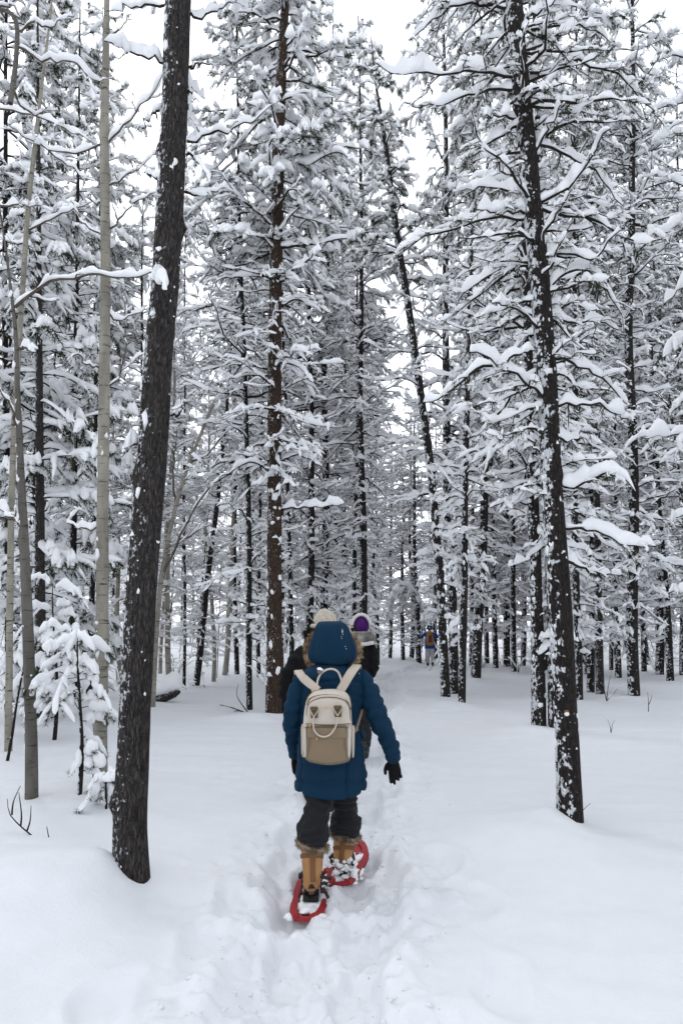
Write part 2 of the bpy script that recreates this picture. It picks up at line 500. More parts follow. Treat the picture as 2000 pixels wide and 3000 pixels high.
# ------------------------------------------------------------------ trees
def trunk_mesh(name, pts, radii, mat, S=16, rough=0.06, seed=0, step=0.16, knots=0):
    """pts (K,3) from the root up, radii (K,)"""
    pts = np.asarray(pts, float); radii = np.asarray(radii, float)
    seg = np.r_[0, np.cumsum(np.linalg.norm(np.diff(pts, axis=0), axis=1))]
    n = max(int(seg[-1] / step), 6)
    s = np.linspace(0, seg[-1], n)
    # smooth the line a little
    P = np.stack([np.interp(s, seg, pts[:, k]) for k in range(3)], -1)
    for _ in range(3): P[1:-1] = 0.25 * P[:-2] + 0.5 * P[1:-1] + 0.25 * P[2:]
    R = np.interp(s, seg, radii)
    T, A, B = frames(P[None]); A, B = A[0], B[0]
    a = np.arange(S) * 2 * math.pi / S
    AA, SS_ = np.meshgrid(a, s)
    ridge = fbm(np.cos(AA) * 3.2 + 5, np.sin(AA) * 3.2 + 5, SS_ * 2.0, seed=seed, octs=2)
    rr = R[:, None] * (1 + rough * ridge)
    rng = np.random.default_rng(seed + 5)
    for _ in range(knots):
        ks, ka = rng.uniform(0.3, seg[-1]), rng.uniform(0, 2 * math.pi)
        da = np.abs((AA - ka + math.pi) % (2 * math.pi) - math.pi)
        rr = rr + R[:, None] * 0.35 * np.exp(-(da / 0.35)**2 - ((SS_ - ks) / 0.05)**2)
    V = P[:, None] + rr[..., None] * (np.cos(a)[None, :, None] * A[:, None] + np.sin(a)[None, :, None] * B[:, None])
    return mesh_np(name, V.reshape(-1, 3), grid_quads(1, n, S), None, [mat]), P, R

def axis_fn(P, R):
    """position and radius of the stem as functions of height"""
    z = P[:, 2]
    def f(h):
        return np.stack([np.interp(h, z, P[:, 0]), np.interp(h, z, P[:, 1]), h], -1), np.interp(h, z, R)
    return f

def main_limbs(rng, ax, n, z0, z1, len_fn, el=(-5, 20), sag=0.25, up=0.15, K=7, wig=0.05, az=None):
    h = np.sort(rng.uniform(z0, z1, n))
    az = rng.uniform(0, 2 * math.pi, n) if az is None else az(rng, n)
    e = np.radians(rng.uniform(el[0], el[1], n))
    Ln = len_fn(h) * rng.uniform(0.55, 1.15, n)
    p0, r0 = ax(h)
    t = np.linspace(0, 1, K)[None, :, None]
    d = np.stack([np.cos(az) * np.cos(e), np.sin(az) * np.cos(e), np.sin(e)], -1)[:, None]
    side = np.stack([-np.sin(az), np.cos(az), 0 * az], -1)[:, None]
    z = np.array((0, 0, 1.0))
    L3 = Ln[:, None, None]
    sg = sag * rng.uniform(0.5, 1.5, (n, 1, 1)); upv = up * rng.uniform(0.2, 1.6, (n, 1, 1))
    bend = rng.uniform(-0.25, 0.25, (n, 1, 1))
    w1 = np.cumsum(rng.normal(0, wig, (n, K, 1)), axis=1); w2 = np.cumsum(rng.normal(0, wig * 0.7, (n, K, 1)), axis=1)
    w1[:, 0] = 0; w2[:, 0] = 0
    P = p0[:, None] + d * t * L3 + z * L3 * (-sg * t**2 + upv * t**4) + side * L3 * (bend * t**2 + w1) + z * L3 * w2
    R = np.maximum(np.minimum(0.35 * r0, 0.010 * Ln + 0.006)[:, None] * (1.0 - 0.75 * t[..., 0]), 0.003)
    return P, R, Ln

def side_twigs(rng, P, R, Ln, per_m, tl=(0.25, 0.6), ang=(30, 70), t0=0.15, K=4, droop=0.2, wig=0.05, up=0.0, rscale=0.55, shrink=0.5, vert=0.18):
    """twigs leaving both sides of every limb"""
    N, Kp, _ = P.shape
    cnt = np.maximum((Ln * per_m * rng.uniform(0.7, 1.3, N)).astype(int), 1)
    idx = np.repeat(np.arange(N), cnt); n = len(idx)
    t = t0 + (1 - t0) * rng.random(n)
    f = t * (Kp - 1); i = np.minimum(f.astype(int), Kp - 2); fr = (f - i)[:, None]
    p0 = P[idx, i] * (1 - fr) + P[idx, i + 1] * fr
    tan = P[idx, i + 1] - P[idx, i]; tan /= np.linalg.norm(tan, axis=1, keepdims=True) + 1e-9
    side = np.cross(tan, (0, 0, 1.0)); side /= np.linalg.norm(side, axis=1, keepdims=True) + 1e-6
    sg = np.where(rng.random(n) < 0.5, -1, 1)[:, None]
    a = np.radians(rng.uniform(ang[0], ang[1], n))[:, None]
    d = tan * np.cos(a) + side * sg * np.sin(a)
    d[:, 2] += up + rng.normal(0, vert, n)
    d /= np.linalg.norm(d, axis=1, keepdims=True)
    L2 = rng.uniform(tl[0], tl[1], n) * (1 - shrink * t) * np.clip(Ln[idx] / 1.2, 0.5, 1.2)
    tt = np.linspace(0, 1, K)[None, :, None]
    L3 = L2[:, None, None]
    w = np.cumsum(rng.normal(0, wig, (n, K, 3)), axis=1); w[:, 0] = 0
    Q = p0[:, None] + d[:, None] * tt * L3 + w * L3
    Q[..., 2] -= (droop * rng.uniform(0.3, 1.6, (n, 1)) * tt[..., 0]**2) * L2[:, None]
    r0 = R[idx, i] * rscale
    RR = np.maximum(r0[:, None] * (1 - 0.7 * tt[..., 0]), 0.0025)
    return Q, RR, L2

def needles(rng, Q, L2, per=14, ln=0.085, wd=0.006, t0=0.25):
    """stiff needle pairs standing round the outer part of each shoot"""
    n, K, _ = Q.shape
    idx = np.repeat(np.arange(n), per); m = len(idx)
    t = t0 + (1 - t0) * rng.random(m); f = t * (K - 1); i = np.minimum(f.astype(int), K - 2); fr = (f - i)[:, None]
    p = Q[idx, i] * (1 - fr) + Q[idx, i + 1] * fr
    tan = Q[idx, i + 1] - Q[idx, i]; tan /= np.linalg.norm(tan, axis=1, keepdims=True) + 1e-9
    d = rng.normal(0, 1, (m, 3)); d[:, 2] -= 0.5
    d -= tan * (d * tan).sum(1, keepdims=True); d /= np.linalg.norm(d, axis=1, keepdims=True) + 1e-9
    d = d * 0.8 + tan * rng.uniform(0.3, 1.0, (m, 1)); d /= np.linalg.norm(d, axis=1, keepdims=True)
    s = np.cross(d, rng.normal(0, 1, (m, 3))); s /= np.linalg.norm(s, axis=1, keepdims=True) + 1e-9
    l = ln * rng.uniform(0.7, 1.2, (m, 1))
    V = np.stack([p - s * wd, p + s * wd, p + d * l], 1).reshape(-1, 3)
    return V, np.arange(m * 3).reshape(-1, 3)

def trunk_snow(rng, P, R, n, z0, z1, left=0.75, size=(0.02, 0.06), acc=None):
    """clumps of snow stuck to the bark, most of them on the windward side"""
    ax = axis_fn(P, R)
    h = rng.uniform(z0, z1, n)
    c, r = ax(h)
    a = np.where(rng.random(n) < left, rng.normal(math.pi * 1.08, 0.55, n), rng.uniform(math.pi, 2 * math.pi, n))
    nrm = np.stack([np.cos(a), np.sin(a), 0 * a], -1)
    s = rng.uniform(size[0], size[1], n) * rng.uniform(0.6, 1.2, n)
    V0, F0 = ICO1
    j = 1 + 0.55 * rng.uniform(-1, 1, (n, len(V0), 1))
    tanv = np.stack([-np.sin(a), np.cos(a), 0 * a], -1)
    el = rng.uniform(0.5, 1.6, n)
    V = (c + nrm * (r * 0.98)[:, None])[:, None] + j * (V0[None, :, :1] * (s * 0.42)[:, None, None] * nrm[:, None] + V0[None, :, 1:2] * (s * 0.75)[:, None, None] * tanv[:, None]
        + V0[None, :, 2:] * (s * el)[:, None, None] * np.array((0, 0, 1.0)))
    F = (F0[None] + (np.arange(n) * len(V0))[:, None, None]).reshape(-1, 3)
    acc.add(V.reshape(-1, 3), None, F)

def crown_mesh(t, twig, needle):
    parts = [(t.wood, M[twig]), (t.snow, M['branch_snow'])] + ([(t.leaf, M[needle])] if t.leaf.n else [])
    V, Q, T, mq, mt, off = [], [], [], [], [], 0
    for i, (a, m) in enumerate(parts):
        V += a.v
        for q in a.q: Q.append(q + off); mq.append(np.full(len(q), i))
        for f in a.t: T.append(f + off); mt.append(np.full(len(f), i))
        off += a.n
    return mesh_np('crown', np.concatenate(V), np.concatenate(Q), np.concatenate(T) if T else None, [m for a, m in parts], np.concatenate(mq + mt))

class Tree:
    def __init__(s): s.wood, s.snow, s.leaf = Acc(), Acc(), Acc()
    def limbs(s, rng, P, R, w, h, S=5, K2=12, snowS=7, bare=0.08, lump=0.5, flat=0.35):
        V, q = tubes(resample(P, max(P.shape[1], 8)), np.stack([np.interp(np.linspace(0, 1, max(P.shape[1], 8)), np.linspace(0, 1, R.shape[1]), r) for r in R]), S); s.wood.add(V, q)
        n = len(P)
        V, q = snow_tubes(P, np.full((n, 1), w) * rng.uniform(0.7, 1.3, (n, 1)), np.full((n, 1), h) * rng.uniform(0.7, 1.3, (n, 1)), rng, K2=K2, S=snowS, bare=bare, lump=lump, flat=flat); s.snow.add(V, q)
    def twigs(s, rng, Q, RR, w, h, S=3, K2=6, snowS=5, bare=0.1, lump=0.5, flat=0.35, keep=1.0):
        V, q = tubes(Q, RR, S); s.wood.add(V, q)
        if keep < 1: Q = Q[rng.random(len(Q)) < keep]
        n = len(Q)
        V, q = snow_tubes(Q, np.full((n, 1), w) * rng.uniform(0.6, 1.4, (n, 1)), np.full((n, 1), h) * rng.uniform(0.6, 1.4, (n, 1)), rng, K2=K2, S=snowS, bare=bare, lump=lump, flat=flat); s.snow.add(V, q)
    def objects(s, root, twig='twig', needle='needle', snow='branch_snow'):
        if s.wood.n: link('branches', s.wood.mesh('branches', M[twig]), root)['kind'] = 'stuff'
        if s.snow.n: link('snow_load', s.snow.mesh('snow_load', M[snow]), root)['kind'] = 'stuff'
        if s.leaf.n: link('needles', s.leaf.mesh('needles', M[needle], False), root)['kind'] = 'stuff'

# ---- prototype forest pines: a bare twiggy lower half, needled clumps above
def proto_pine(seed, height, r0, live, nlow, nup, lowlen=1.5, uplen=1.35, z_low=1.0, needle='needle', snowk=1.0, fine=True):
    rng = np.random.default_rng(seed)
    t = Tree()
    k = np.linspace(0, 1, 14)
    sway = np.cumsum(rng.normal(0, 0.035, (14, 2)), axis=0); sway -= sway[0] + np.outer(k, sway[-1] - sway[0]) * 0.7
    pts = np.stack([sway[:, 0], sway[:, 1], -0.4 + (height + 0.4) * k], -1)
    rad = r0 * (1 - 0.86 * k**1.2)
    me, P, R = trunk_mesh('trunk', pts, rad, M['pine_bark_far'], S=8, rough=0.05, seed=seed, step=0.5)
    ax = axis_fn(P, R)
    # dead lower limbs
    lowl = lambda h: lowlen * np.interp(h, [z_low, 2.2, 4.0, live * height, height], [0.35, 0.6, 0.85, 1.15, 1.0])
    Pm, Rm, Lm = main_limbs(rng, ax, nlow, z_low, live * height + 1.0, lowl, el=(-18, 28), sag=0.32, up=0.2, wig=0.055)
    t.limbs(rng, Pm, Rm * 1.4, 0.040 * snowk, 0.078 * snowk, S=4, K2=12, snowS=6, bare=0.14, lump=0.8)
    Q, RR, L2 = side_twigs(rng, Pm, Rm, Lm, 6.5, (0.25, 0.8), (20, 75), 0.12, K=4, droop=0.18, wig=0.10, vert=0.36)
    t.twigs(rng, Q, RR * 1.1 + 0.003, 0.035 * snowk, 0.058 * snowk, K2=6, snowS=5, bare=0.15, lump=0.8, keep=0.88)
    if fine:
        Q2, R2, L3 = side_twigs(rng, Q, RR, L2, 5.2, (0.14, 0.42), (30, 80), 0.15, K=3, droop=0.15, wig=0.08, vert=0.4)
        t.twigs(rng, Q2, R2 + 0.0030, 0.023 * snowk, 0.038 * snowk, K2=4, snowS=4, bare=0.1, keep=0.48)
    # live crown
    upl = lambda h: uplen * np.interp(h, [live * height, height * 0.75, height], [1.15, 1.0, 0.3])
    Pm, Rm, Lm = main_limbs(rng, ax, nup, live * height, height - 0.2, upl, el=(-12, 32), sag=0.30, up=0.14, wig=0.03)
    t.limbs(rng, Pm, Rm * 1.3, 0.042 * snowk, 0.066 * snowk, S=4, K2=8, snowS=6)
    Q, RR, L2 = side_twigs(rng, Pm, Rm, Lm, 8.5, (0.18, 0.48), (25, 75), 0.25, K=4, droop=0.5, vert=0.32)
    t.twigs(rng, Q, RR + 0.003, 0.066 * snowk, 0.09 * snowk, K2=6, snowS=6, bare=0.06, lump=0.6, flat=0.5, keep=0.84)
    V, f = needles(rng, Q, L2, 15, 0.12, 0.010, 0.05); t.leaf.add(V, None, f)
    return dict(trunk=me, crown=crown_mesh(t, 'twig', needle), r0=r0, h=height, axis=ax)

def proto_aspen(seed, height, r0, n, mat='aspen_bark'):
    rng = np.random.default_rng(seed)
    t = Tree(); k = np.linspace(0, 1, 16)
    sway = np.cumsum(rng.normal(0, 0.05, (16, 2)), axis=0); sway -= sway[0] + np.outer(k, sway[-1] - sway[0]) * 0.7
    pts = np.stack([sway[:, 0], sway[:, 1], -0.4 + (height + 0.4) * k], -1)
    me, P, R = trunk_mesh('trunk', pts, r0 * (1 - 0.85 * k), M[mat], S=8, rough=0.04, seed=seed, step=0.45)
    ax = axis_fn(P, R)
    ln = lambda h: np.interp(h, [1.5, 4, height * 0.7, height], [0.6, 1.3, 1.5, 0.5])
    Pm, Rm, Lm = main_limbs(rng, ax, n, 1.6, height - 0.2, ln, el=(15, 55), sag=0.15, up=0.12, wig=0.05)
    t.limbs(rng, Pm, Rm, 0.026, 0.045, S=4, K2=10, snowS=5, bare=0.2)
    Q, RR, L2 = side_twigs(rng, Pm, Rm, Lm, 5.0, (0.3, 0.8), (20, 60), 0.15, K=4, droop=-0.05, up=0.15)
    t.twigs(rng, Q, RR, 0.018, 0.032, K2=5, snowS=4, bare=0.2, keep=0.8)
    Q2, R2, L3 = side_twigs(rng, Q, RR, L2, 4.0, (0.15, 0.4), (25, 60), 0.2, K=3, droop=-0.05, up=0.1)
    t.twigs(rng, Q2, R2, 0.014, 0.024, K2=4, snowS=4, bare=0.15, keep=0.6)
    return dict(trunk=me, crown=crown_mesh(t, 'aspen_twig', 'needle'), r0=r0, h=height, axis=ax)

def proto_bushy(seed, height, r0, n, length=1.3, z0=0.5, snowk=1.0):
    """young pine smothered in drooping clumps of snow"""
    rng = np.random.default_rng(seed)
    t = Tree(); k = np.linspace(0, 1, 10)
    pts = np.stack([0 * k, 0 * k, -0.4 + (height + 0.4) * k], -1)
    me, P, R = trunk_mesh('trunk', pts, r0 * (1 - 0.9 * k), M['pine_bark_far'], S=8, rough=0.05, seed=seed, step=0.4)
    ax = axis_fn(P, R)
    ln = lambda h: length * np.interp(h, [z0, height * 0.35, height], [0.7, 1.0, 0.25])
    Pm, Rm, Lm = main_limbs(rng, ax, n, z0, height - 0.1, ln, el=(-15, 25), sag=0.45, up=0.12, wig=0.03)
    t.limbs(rng, Pm, Rm, 0.055 * snowk, 0.08 * snowk, S=4, K2=9, snowS=6)
    Q, RR, L2 = side_twigs(rng, Pm, Rm, Lm, 8.0, (0.2, 0.42), (25, 75), 0.25, K=4, droop=0.75)
    t.twigs(rng, Q, RR + 0.003, 0.082 * snowk, 0.105 * snowk, K2=7, snowS=7, bare=0.04, lump=0.5, flat=0.6, keep=0.74)
    V, f = needles(rng, Q, L2, 40, 0.11, 0.008, 0.05); t.leaf.add(V, None, f)
    return dict(trunk=me, crown=crown_mesh(t, 'twig', 'needle'), r0=r0, h=height, axis=ax)

def plant(proto, name, x, y, rz, label, cat='tree', group=None, tilt=(0, 0), crown=1.0, trunk_r=None, zs=1.0, trunk_mat=None):
    root = empty(name, (x, y, gz(x, y)))
    root.rotation_euler = (tilt[0], tilt[1], 0)
    tag(root, label, cat, group)
    for nm, key in (('trunk', 'trunk'), ('crown', 'crown')):
        me = proto[key]
        if me is None: continue
        o = link(nm, me, root)
        o.rotation_euler = (0, 0, rz)
        if nm != 'trunk': o['kind'] = 'stuff'
        if nm == 'trunk':
            k = (trunk_r / proto['r0']) if trunk_r else 1.0
            o.scale = (k, k, zs)
            if trunk_mat:
                o.material_slots[0].link = 'OBJECT'; o.material_slots[0].material = M[trunk_mat]
        else: o.scale = (crown, crown, zs)
    return root

PINES = [proto_pine(11, 21.5, 0.10, 0.50, 74, 64, uplen=1.6), proto_pine(12, 23.0, 0.11, 0.53, 80, 66, lowlen=1.8, uplen=1.7),
         proto_pine(13, 19.5, 0.09, 0.46, 66, 68, uplen=1.5, needle='needle_light'), proto_pine(14, 24.0, 0.11, 0.58, 88, 56, lowlen=1.5, uplen=1.5),
         proto_pine(15, 18.5, 0.085, 0.50, 64, 60, lowlen=1.45, uplen=1.4), proto_pine(16, 22.0, 0.10, 0.44, 70, 76, uplen=1.9)]
ASPENS = [proto_aspen(21, 13.0, 0.065, 34), proto_aspen(22, 11.0, 0.05, 30)]
BUSHY = [proto_bushy(32, 15.5, 0.10, 140, 1.7)]
# ------------------------------------------------------------------ trees one can pick out: (base x, y) and a higher point on the stem, in the 1568 px view
def stand(kind, i, name, bx, by, tx, ty, wpx, label, rz, group=None, crown=1.0, zs=1.0, mat=None, d=None):
    d = d or base_dist(by * KD)
    b, t = UD(bx, by, d), UD(tx, ty, d)
    lean = math.atan2(t[0] - b[0], t[2] - b[2])
    depth = d * math.cos(PITCH) - (H - b[2]) * math.sin(PITCH)
    r = 0.58 * wpx * KD * depth / FPX
    return plant((PINES, ASPENS, BUSHY)[kind][i], name, b[0], b[1], rz, label, 'tree', group, (0, lean), crown, r, zs, mat)

MID = 'trees standing in the middle distance'
stand(0, 0, 'pine_tree', 450, 1572, 520, 830, 14, 'dark slim pine leaning right, just right of the big dark trunk', 0.3, MID, zs=0.6, crown=0.85)
stand(0, 1, 'pine_tree', 573, 1632, 562, 1000, 13, 'thin dark pine just left of the reddish-brown trunk', 1.1, MID, crown=0.75, zs=0.75)
stand(0, 4, 'pine_tree', 670, 1560, 664, 1150, 11, 'thin dark pine just right of the reddish-brown trunk', 2.1, MID)
stand(0, 1, 'pine_tree', 707, 1562, 711, 500, 16, 'dark pine above the left shoulder of the blue-coated hiker', 0.2, MID)
stand(0, 3, 'pine_tree', 735, 1556, 752, 700, 18, 'dark pine directly behind the cream knitted hat', 3.3, MID)
stand(0, 2, 'pine_tree', 811, 1548, 818, 1150, 10, 'thin pine between the cream hat and the purple hat', 4.4, MID)
stand(0, 5, 'pine_tree', 830, 1566, 825, 600, 18, 'snow-speckled pine directly behind the purple hat', 5.1, MID)
stand(0, 4, 'pine_tree', 866, 1528, 858, 1100, 9, 'slender brown pine just right of the purple-hatted hiker', 0.9, MID, crown=0.7, zs=0.6)
stand(0, 2, 'pine_tree', 925, 1515, 924, 1250, 9, 'thin pine, leftmost of three left of the far hiker', 1.9, MID, crown=0.8, zs=0.55, d=32)
stand(0, 3, 'pine_tree', 944, 1512, 943, 1200, 10, 'thin pine, middle of three left of the far hiker', 2.9, MID, crown=0.8, zs=0.5, d=33)
stand(0, 0, 'pine_tree', 962, 1524, 956, 1000, 12, 'pine standing right beside the left elbow of the far hiker', 3.7, MID, crown=0.7, zs=0.55, d=30.5)
stand(0, 1, 'pine_tree', 1042, 1592, 1022, 600, 20, 'dark straight pine, middle of the close trio right of the far hiker', 4.5, MID, crown=0.72)
stand(0, 4, 'pine_tree', 1060, 1618, 1072, 900, 16, 'snow-spotted thin pine, right one of the close trio', 5.6, MID, crown=0.66)
stand(0, 5, 'pine_tree', 1092, 1557, 1106, 1050, 20, 'stout dark pine just right of the close trio', 0.5, MID)
stand(0, 2, 'pine_tree', 1081, 1528, 1085, 1200, 9, 'thin far pine between the close trio and a stout pine', 1.5, MID)
stand(0, 4, 'pine_tree', 1138, 1533, 1130, 1200, 12, 'thin dark pine midway between the close trio and snow-crusted twin trunks', 2.5, MID)
stand(0, 3, 'pine_tree', 1164, 1529, 1158, 1150, 14, 'pine with snow at its foot left of the twin trunks', 3.5, MID)
stand(0, 4, 'pine_tree', 1268, 1674, 1256, 1000, 20, 'narrow snow-plastered trunk hidden between the twin trunk and the big right pine', 0.7, MID, crown=0.8)
stand(0, 2, 'pine_tree', 1355, 1583, 1361, 1100, 16, 'snow-streaked pine, left one of a pair right of the big right pine', 1.7, MID)
stand(0, 0, 'pine_tree', 1378, 1588, 1370, 900, 17, 'clean dark pine, right one of a pair right of the big right pine', 2.7, MID, mat='pine_bark')
stand(0, 3, 'pine_tree', 1457, 1597, 1450, 300, 24, 'tall stout pine near the right edge, rising to the top', 3.8, MID)
stand(0, 5, 'pine_tree', 1512, 1545, 1505, 1100, 17, 'pine just right of the tall stout right-edge pine', 4.8, MID)
stand(0, 4, 'pine_tree', 1538, 1560, 1514, 1150, 15, 'left-leaning thin pine close to the right edge', 5.8, MID)
stand(0, 1, 'pine_tree', 1567, 1548, 1561, 900, 15, 'pine cut by the right edge', 0.1, MID)
stand(1, 0, 'aspen_tree', 394, 1576, 405, 700, 12, 'pale slim aspen right behind the big dark leaning trunk', 0.4, MID)
stand(0, 4, 'pine_tree', 423, 1571, 426, 1200, 7, 'very thin dark stem between a pale aspen and a leaning dark pine', 1.4, MID, crown=0.5)
stand(1, 1, 'aspen_tree', 488, 1563, 484, 1300, 9, 'thin pale aspen just right of the leaning dark pine', 2.4, MID)
stand(1, 0, 'aspen_tree', 513, 1552, 521, 1300, 11, 'pale aspen midway between leaning dark pine and reddish trunk', 3.4, MID)
stand(1, 1, 'aspen_tree', 274, 1570, 262, 850, 12, 'thin pale aspen close behind the big pale aspen', 4.4, MID)
stand(2, 0, 'pine_tree', 94, 1657, 92, 1200, 24, 'bushy pine smothered in snow clumps behind the left-edge aspens', 0.6, MID, mat='pine_bark')
stand(2, 0, 'pine_tree', 165, 1600, 170, 1200, 16, 'bushy snow-clumped pine between grey stem and pale aspen', 2.6, MID, zs=1.35, crown=1.15)
stand(0, 5, 'pine_tree', 330, 1585, 330, 1000, 14, 'pine with loaded boughs hidden behind the big dark leaning trunk', 2.0, MID, zs=0.62)
stand(0, 5, 'pine_tree', 20, 1640, 18, 1200, 16, 'snow-laden pine cut by the left edge behind the aspens', 5.0, MID)
stand(0, 2, 'pine_tree', 205, 1590, 215, 1000, 13, 'tall pine with clumped crown behind the big pale aspen', 1.0, MID)
stand(0, 5, 'pine_tree', 1330, 1600, 1325, 900, 15, 'bushy pine directly behind the big right pine', 3.0, MID)

rngM = np.random.default_rng(5)
for k, (bx, by, wp, lb) in enumerate(((1200, 1527, 11, 'thin pine directly left of the twin trunks, far back'), (1290, 1540, 12, 'far pine glimpsed right beside the foot of the big right pine'), (1420, 1552, 14, 'pine midway between the pair and the tall stout right-edge pine'),
        (1402, 1535, 9, 'very thin far pine just right of the clean dark pine'), (1478, 1538, 11, 'thin far pine just right of the tall stout right-edge pine'), (1118, 1524, 10, 'thin far pine just right of the stout dark pine'),
        (645, 1548, 10, 'thin pine half hidden by the right side of the reddish trunk'), (596, 1555, 9, 'thin far pine tucked just left of the reddish trunk'), (545, 1550, 10, 'thin far pine left of the dark pine beside the reddish trunk'),
        (1250, 1535, 12, 'far pine showing between the twin trunk and the big right pine'), (1345, 1545, 10, 'thin far pine left of the pair right of the big right pine'), (780, 1540, 13, 'far pine above the blue hood between both hats'),
        (895, 1512, 8, 'very thin far pine at the left verge of the path'), (1003, 1516, 9, 'thin pine right behind the far hiker on his right'))):
    stand(0, (k * 2 + 1) % 6, 'pine_tree', bx, by, bx + rngM.uniform(-8, 8) * 0.8, by - 500, wp, lb, rngM.uniform(0, 6.28), MID, crown=0.8, zs=0.5 if 880 < bx < 1010 else 0.85)

# ------------------------------------------------------------------ the forest behind: many alike
rngF = np.random.default_rng(77)
placed = []
n_fill = 0
tries = 0
while n_fill < 78 and tries < 6000:
    tries += 1
    d = 19 + 41 * rngF.random()**0.8
    x = rngF.uniform(-0.62, 0.66) * d
    if abs(x - path_x(d)) < 2.0 + 0.03 * d: continue
    if d < 30 and -0.075 < x / d < -0.02: continue
    if d < 36 and -0.27 < x / d < -0.13 and rngF.random() < 0.75: continue
    if d < 40 and 0.03 < x / d < 0.11: continue
    if any((x - a)**2 + (d - b)**2 < 4.5 for a, b in placed): continue
    placed.append((x, d))
    left = x / d < -0.17
    k = rngF.random()
    if left and k < 0.30:
        plant(ASPENS[n_fill % 2], 'aspen_tree', x, d, rngF.uniform(0, 6.28), 'slim aspen in the dense background wood on the left', 'tree', 'aspens in the background wood',
              (rngF.normal(0, 0.03), rngF.normal(0, 0.04)), rngF.uniform(0.8, 1.2), rngF.uniform(0.045, 0.075), rngF.uniform(0.8, 1.1))
    else:
        plant(PINES[rngF.integers(0, 6)], 'pine_tree', x, d, rngF.uniform(0, 6.28), 'snow-laden pine in the dense background wood', 'tree', 'pines in the background wood',
              (rngF.normal(0, 0.02), rngF.normal(0, 0.025)), rngF.uniform(0.85, 1.2), rngF.uniform(0.07, 0.12), rngF.uniform(0.85, 1.12))
    n_fill += 1

# the same wood beside and behind the viewer, added unseen to shade near snow
n_b = 0
while n_b < 34:
    x, y = rngF.uniform(-22, 22), rngF.uniform(-24, 16)
    if abs(x - path_x(y)) < 2.2: continue
    if y > -1 and abs(x) < 0.56 * y + 2.4: continue
    if any((x - a)**2 + (y - b)**2 < 5.5 for a, b in placed): continue
    placed.append((x, y)); n_b += 1
    plant(PINES[rngF.integers(0, 6)], 'pine_tree', x, y, rngF.uniform(0, 6.28), 'snow-laden pine outside the picture, beside or behind the viewer', 'tree', 'pines beside and behind the viewer',
          (rngF.normal(0, 0.02), rngF.normal(0, 0.025)), rngF.uniform(0.9, 1.15), rngF.uniform(0.08, 0.12), rngF.uniform(0.85, 1.05))

# the far edge of the wood, lower and thinner
n_far = 0
while n_far < 84:
    y = 58 + 52 * rngF.random()**1.2; x = rngF.uniform(-0.72, 0.74) * y
    if any((x - a)**2 + (y - b)**2 < 7 for a, b in placed): continue
    placed.append((x, y)); n_far += 1
    plant(PINES[rngF.integers(0, 6)], 'pine_tree', x, y, rngF.uniform(0, 6.28), 'snow-laden pine in the dense background wood', 'tree', 'pines in the background wood',
          (rngF.normal(0, 0.02), rngF.normal(0, 0.025)), rngF.uniform(1.0, 1.4), rngF.uniform(0.09, 0.13), rngF.uniform(0.50, 0.72))

# snow-covered brush on the forest floor between the far trunks
def brush():
    rng = np.random.default_rng(55)
    t = Tree()
    P, R, LL = [], [], []
    n = 680
    dd = 17 + 46 * rng.random(n)**0.7; xx = rng.uniform(-0.62, 0.62, n) * dd; zz = ground_h(xx, dd, False)
    for x, d, z in zip(xx, dd, zz):
        if abs(x - path_x(d)) < 1.6 + 0.02 * d: continue
        if x > 0 and d < 24: continue
        tall = rng.random() < 0.22 and d > 21
        for s in range(1 if tall else rng.integers(2, 5)):
            az = rng.uniform(0, 6.28); L = rng.uniform(1.8, 4.2) if tall else rng.uniform(0.4, 1.2) * (1 + max(0, d - 28) / 22); e = rng.uniform(1.3, 1.55) if tall else rng.uniform(0.5, 1.3); k = np.linspace(0, 1, 4)
            P.append(np.stack([x + math.cos(az) * math.cos(e) * L * k, d + math.sin(az) * math.cos(e) * L * k, z - 0.05 + math.sin(e) * L * k - (0.0 if tall else 0.25) * L * k**2], -1))
            R.append(np.full(4, 0.014 if tall else 0.007)); LL.append(L)
    P, R = np.array(P), np.array(R)
    t.twigs(rng, P, R, 0.03, 0.05, K2=5, snowS=4)
    Ln = np.array(LL)
    Q, RR, L2 = side_twigs(rng, P, R, Ln, 3.2, (0.3, 0.8), (40, 85), K=3, droop=0.2)
    t.twigs(rng, Q, RR, 0.032, 0.05, K2=4, snowS=4)
    V = np.concatenate(t.wood.v + t.snow.v); nw = sum(len(a) for a in t.wood.v)
    q = np.concatenate([np.concatenate(t.wood.q), np.concatenate(t.snow.q) + nw])
    mi = np.r_[np.zeros(sum(len(a) for a in t.wood.q)), np.ones(sum(len(a) for a in t.snow.q))]
    o = link('undergrowth', mesh_np('undergrowth', V, q, None, [M['twig'], M['branch_snow']], mi))
    tag(o, 'low snow-covered brush between the far trunks', 'undergrowth', kind='stuff')
brush()
# ------------------------------------------------------------------ the near trees, each with its own stem and boughs
def px_line(pts, d, dtip=0.0, K=12, power=1.3):
    """1568 px polyline -> 3-D line whose tip lies dtip nearer or farther than its root"""
    pts = np.array(pts, float)
    s = np.r_[0, np.cumsum(np.linalg.norm(np.diff(pts, axis=0), axis=1))]; s /= s[-1]
    out = []
    if len(pts) > 2:
        q = resample(pts[None], 40)[0]; sq = np.r_[0, np.cumsum(np.linalg.norm(np.diff(q, axis=0), axis=1))]; sq /= sq[-1]
    else: q, sq = pts, s
    for t in np.linspace(0, 1, K):
        x, y = np.interp(t, sq, q[:, 0]), np.interp(t, sq, q[:, 1])
        out.append(UD(x, y, d + dtip * t**power))
    return np.array(out)

class Limb:
    pass

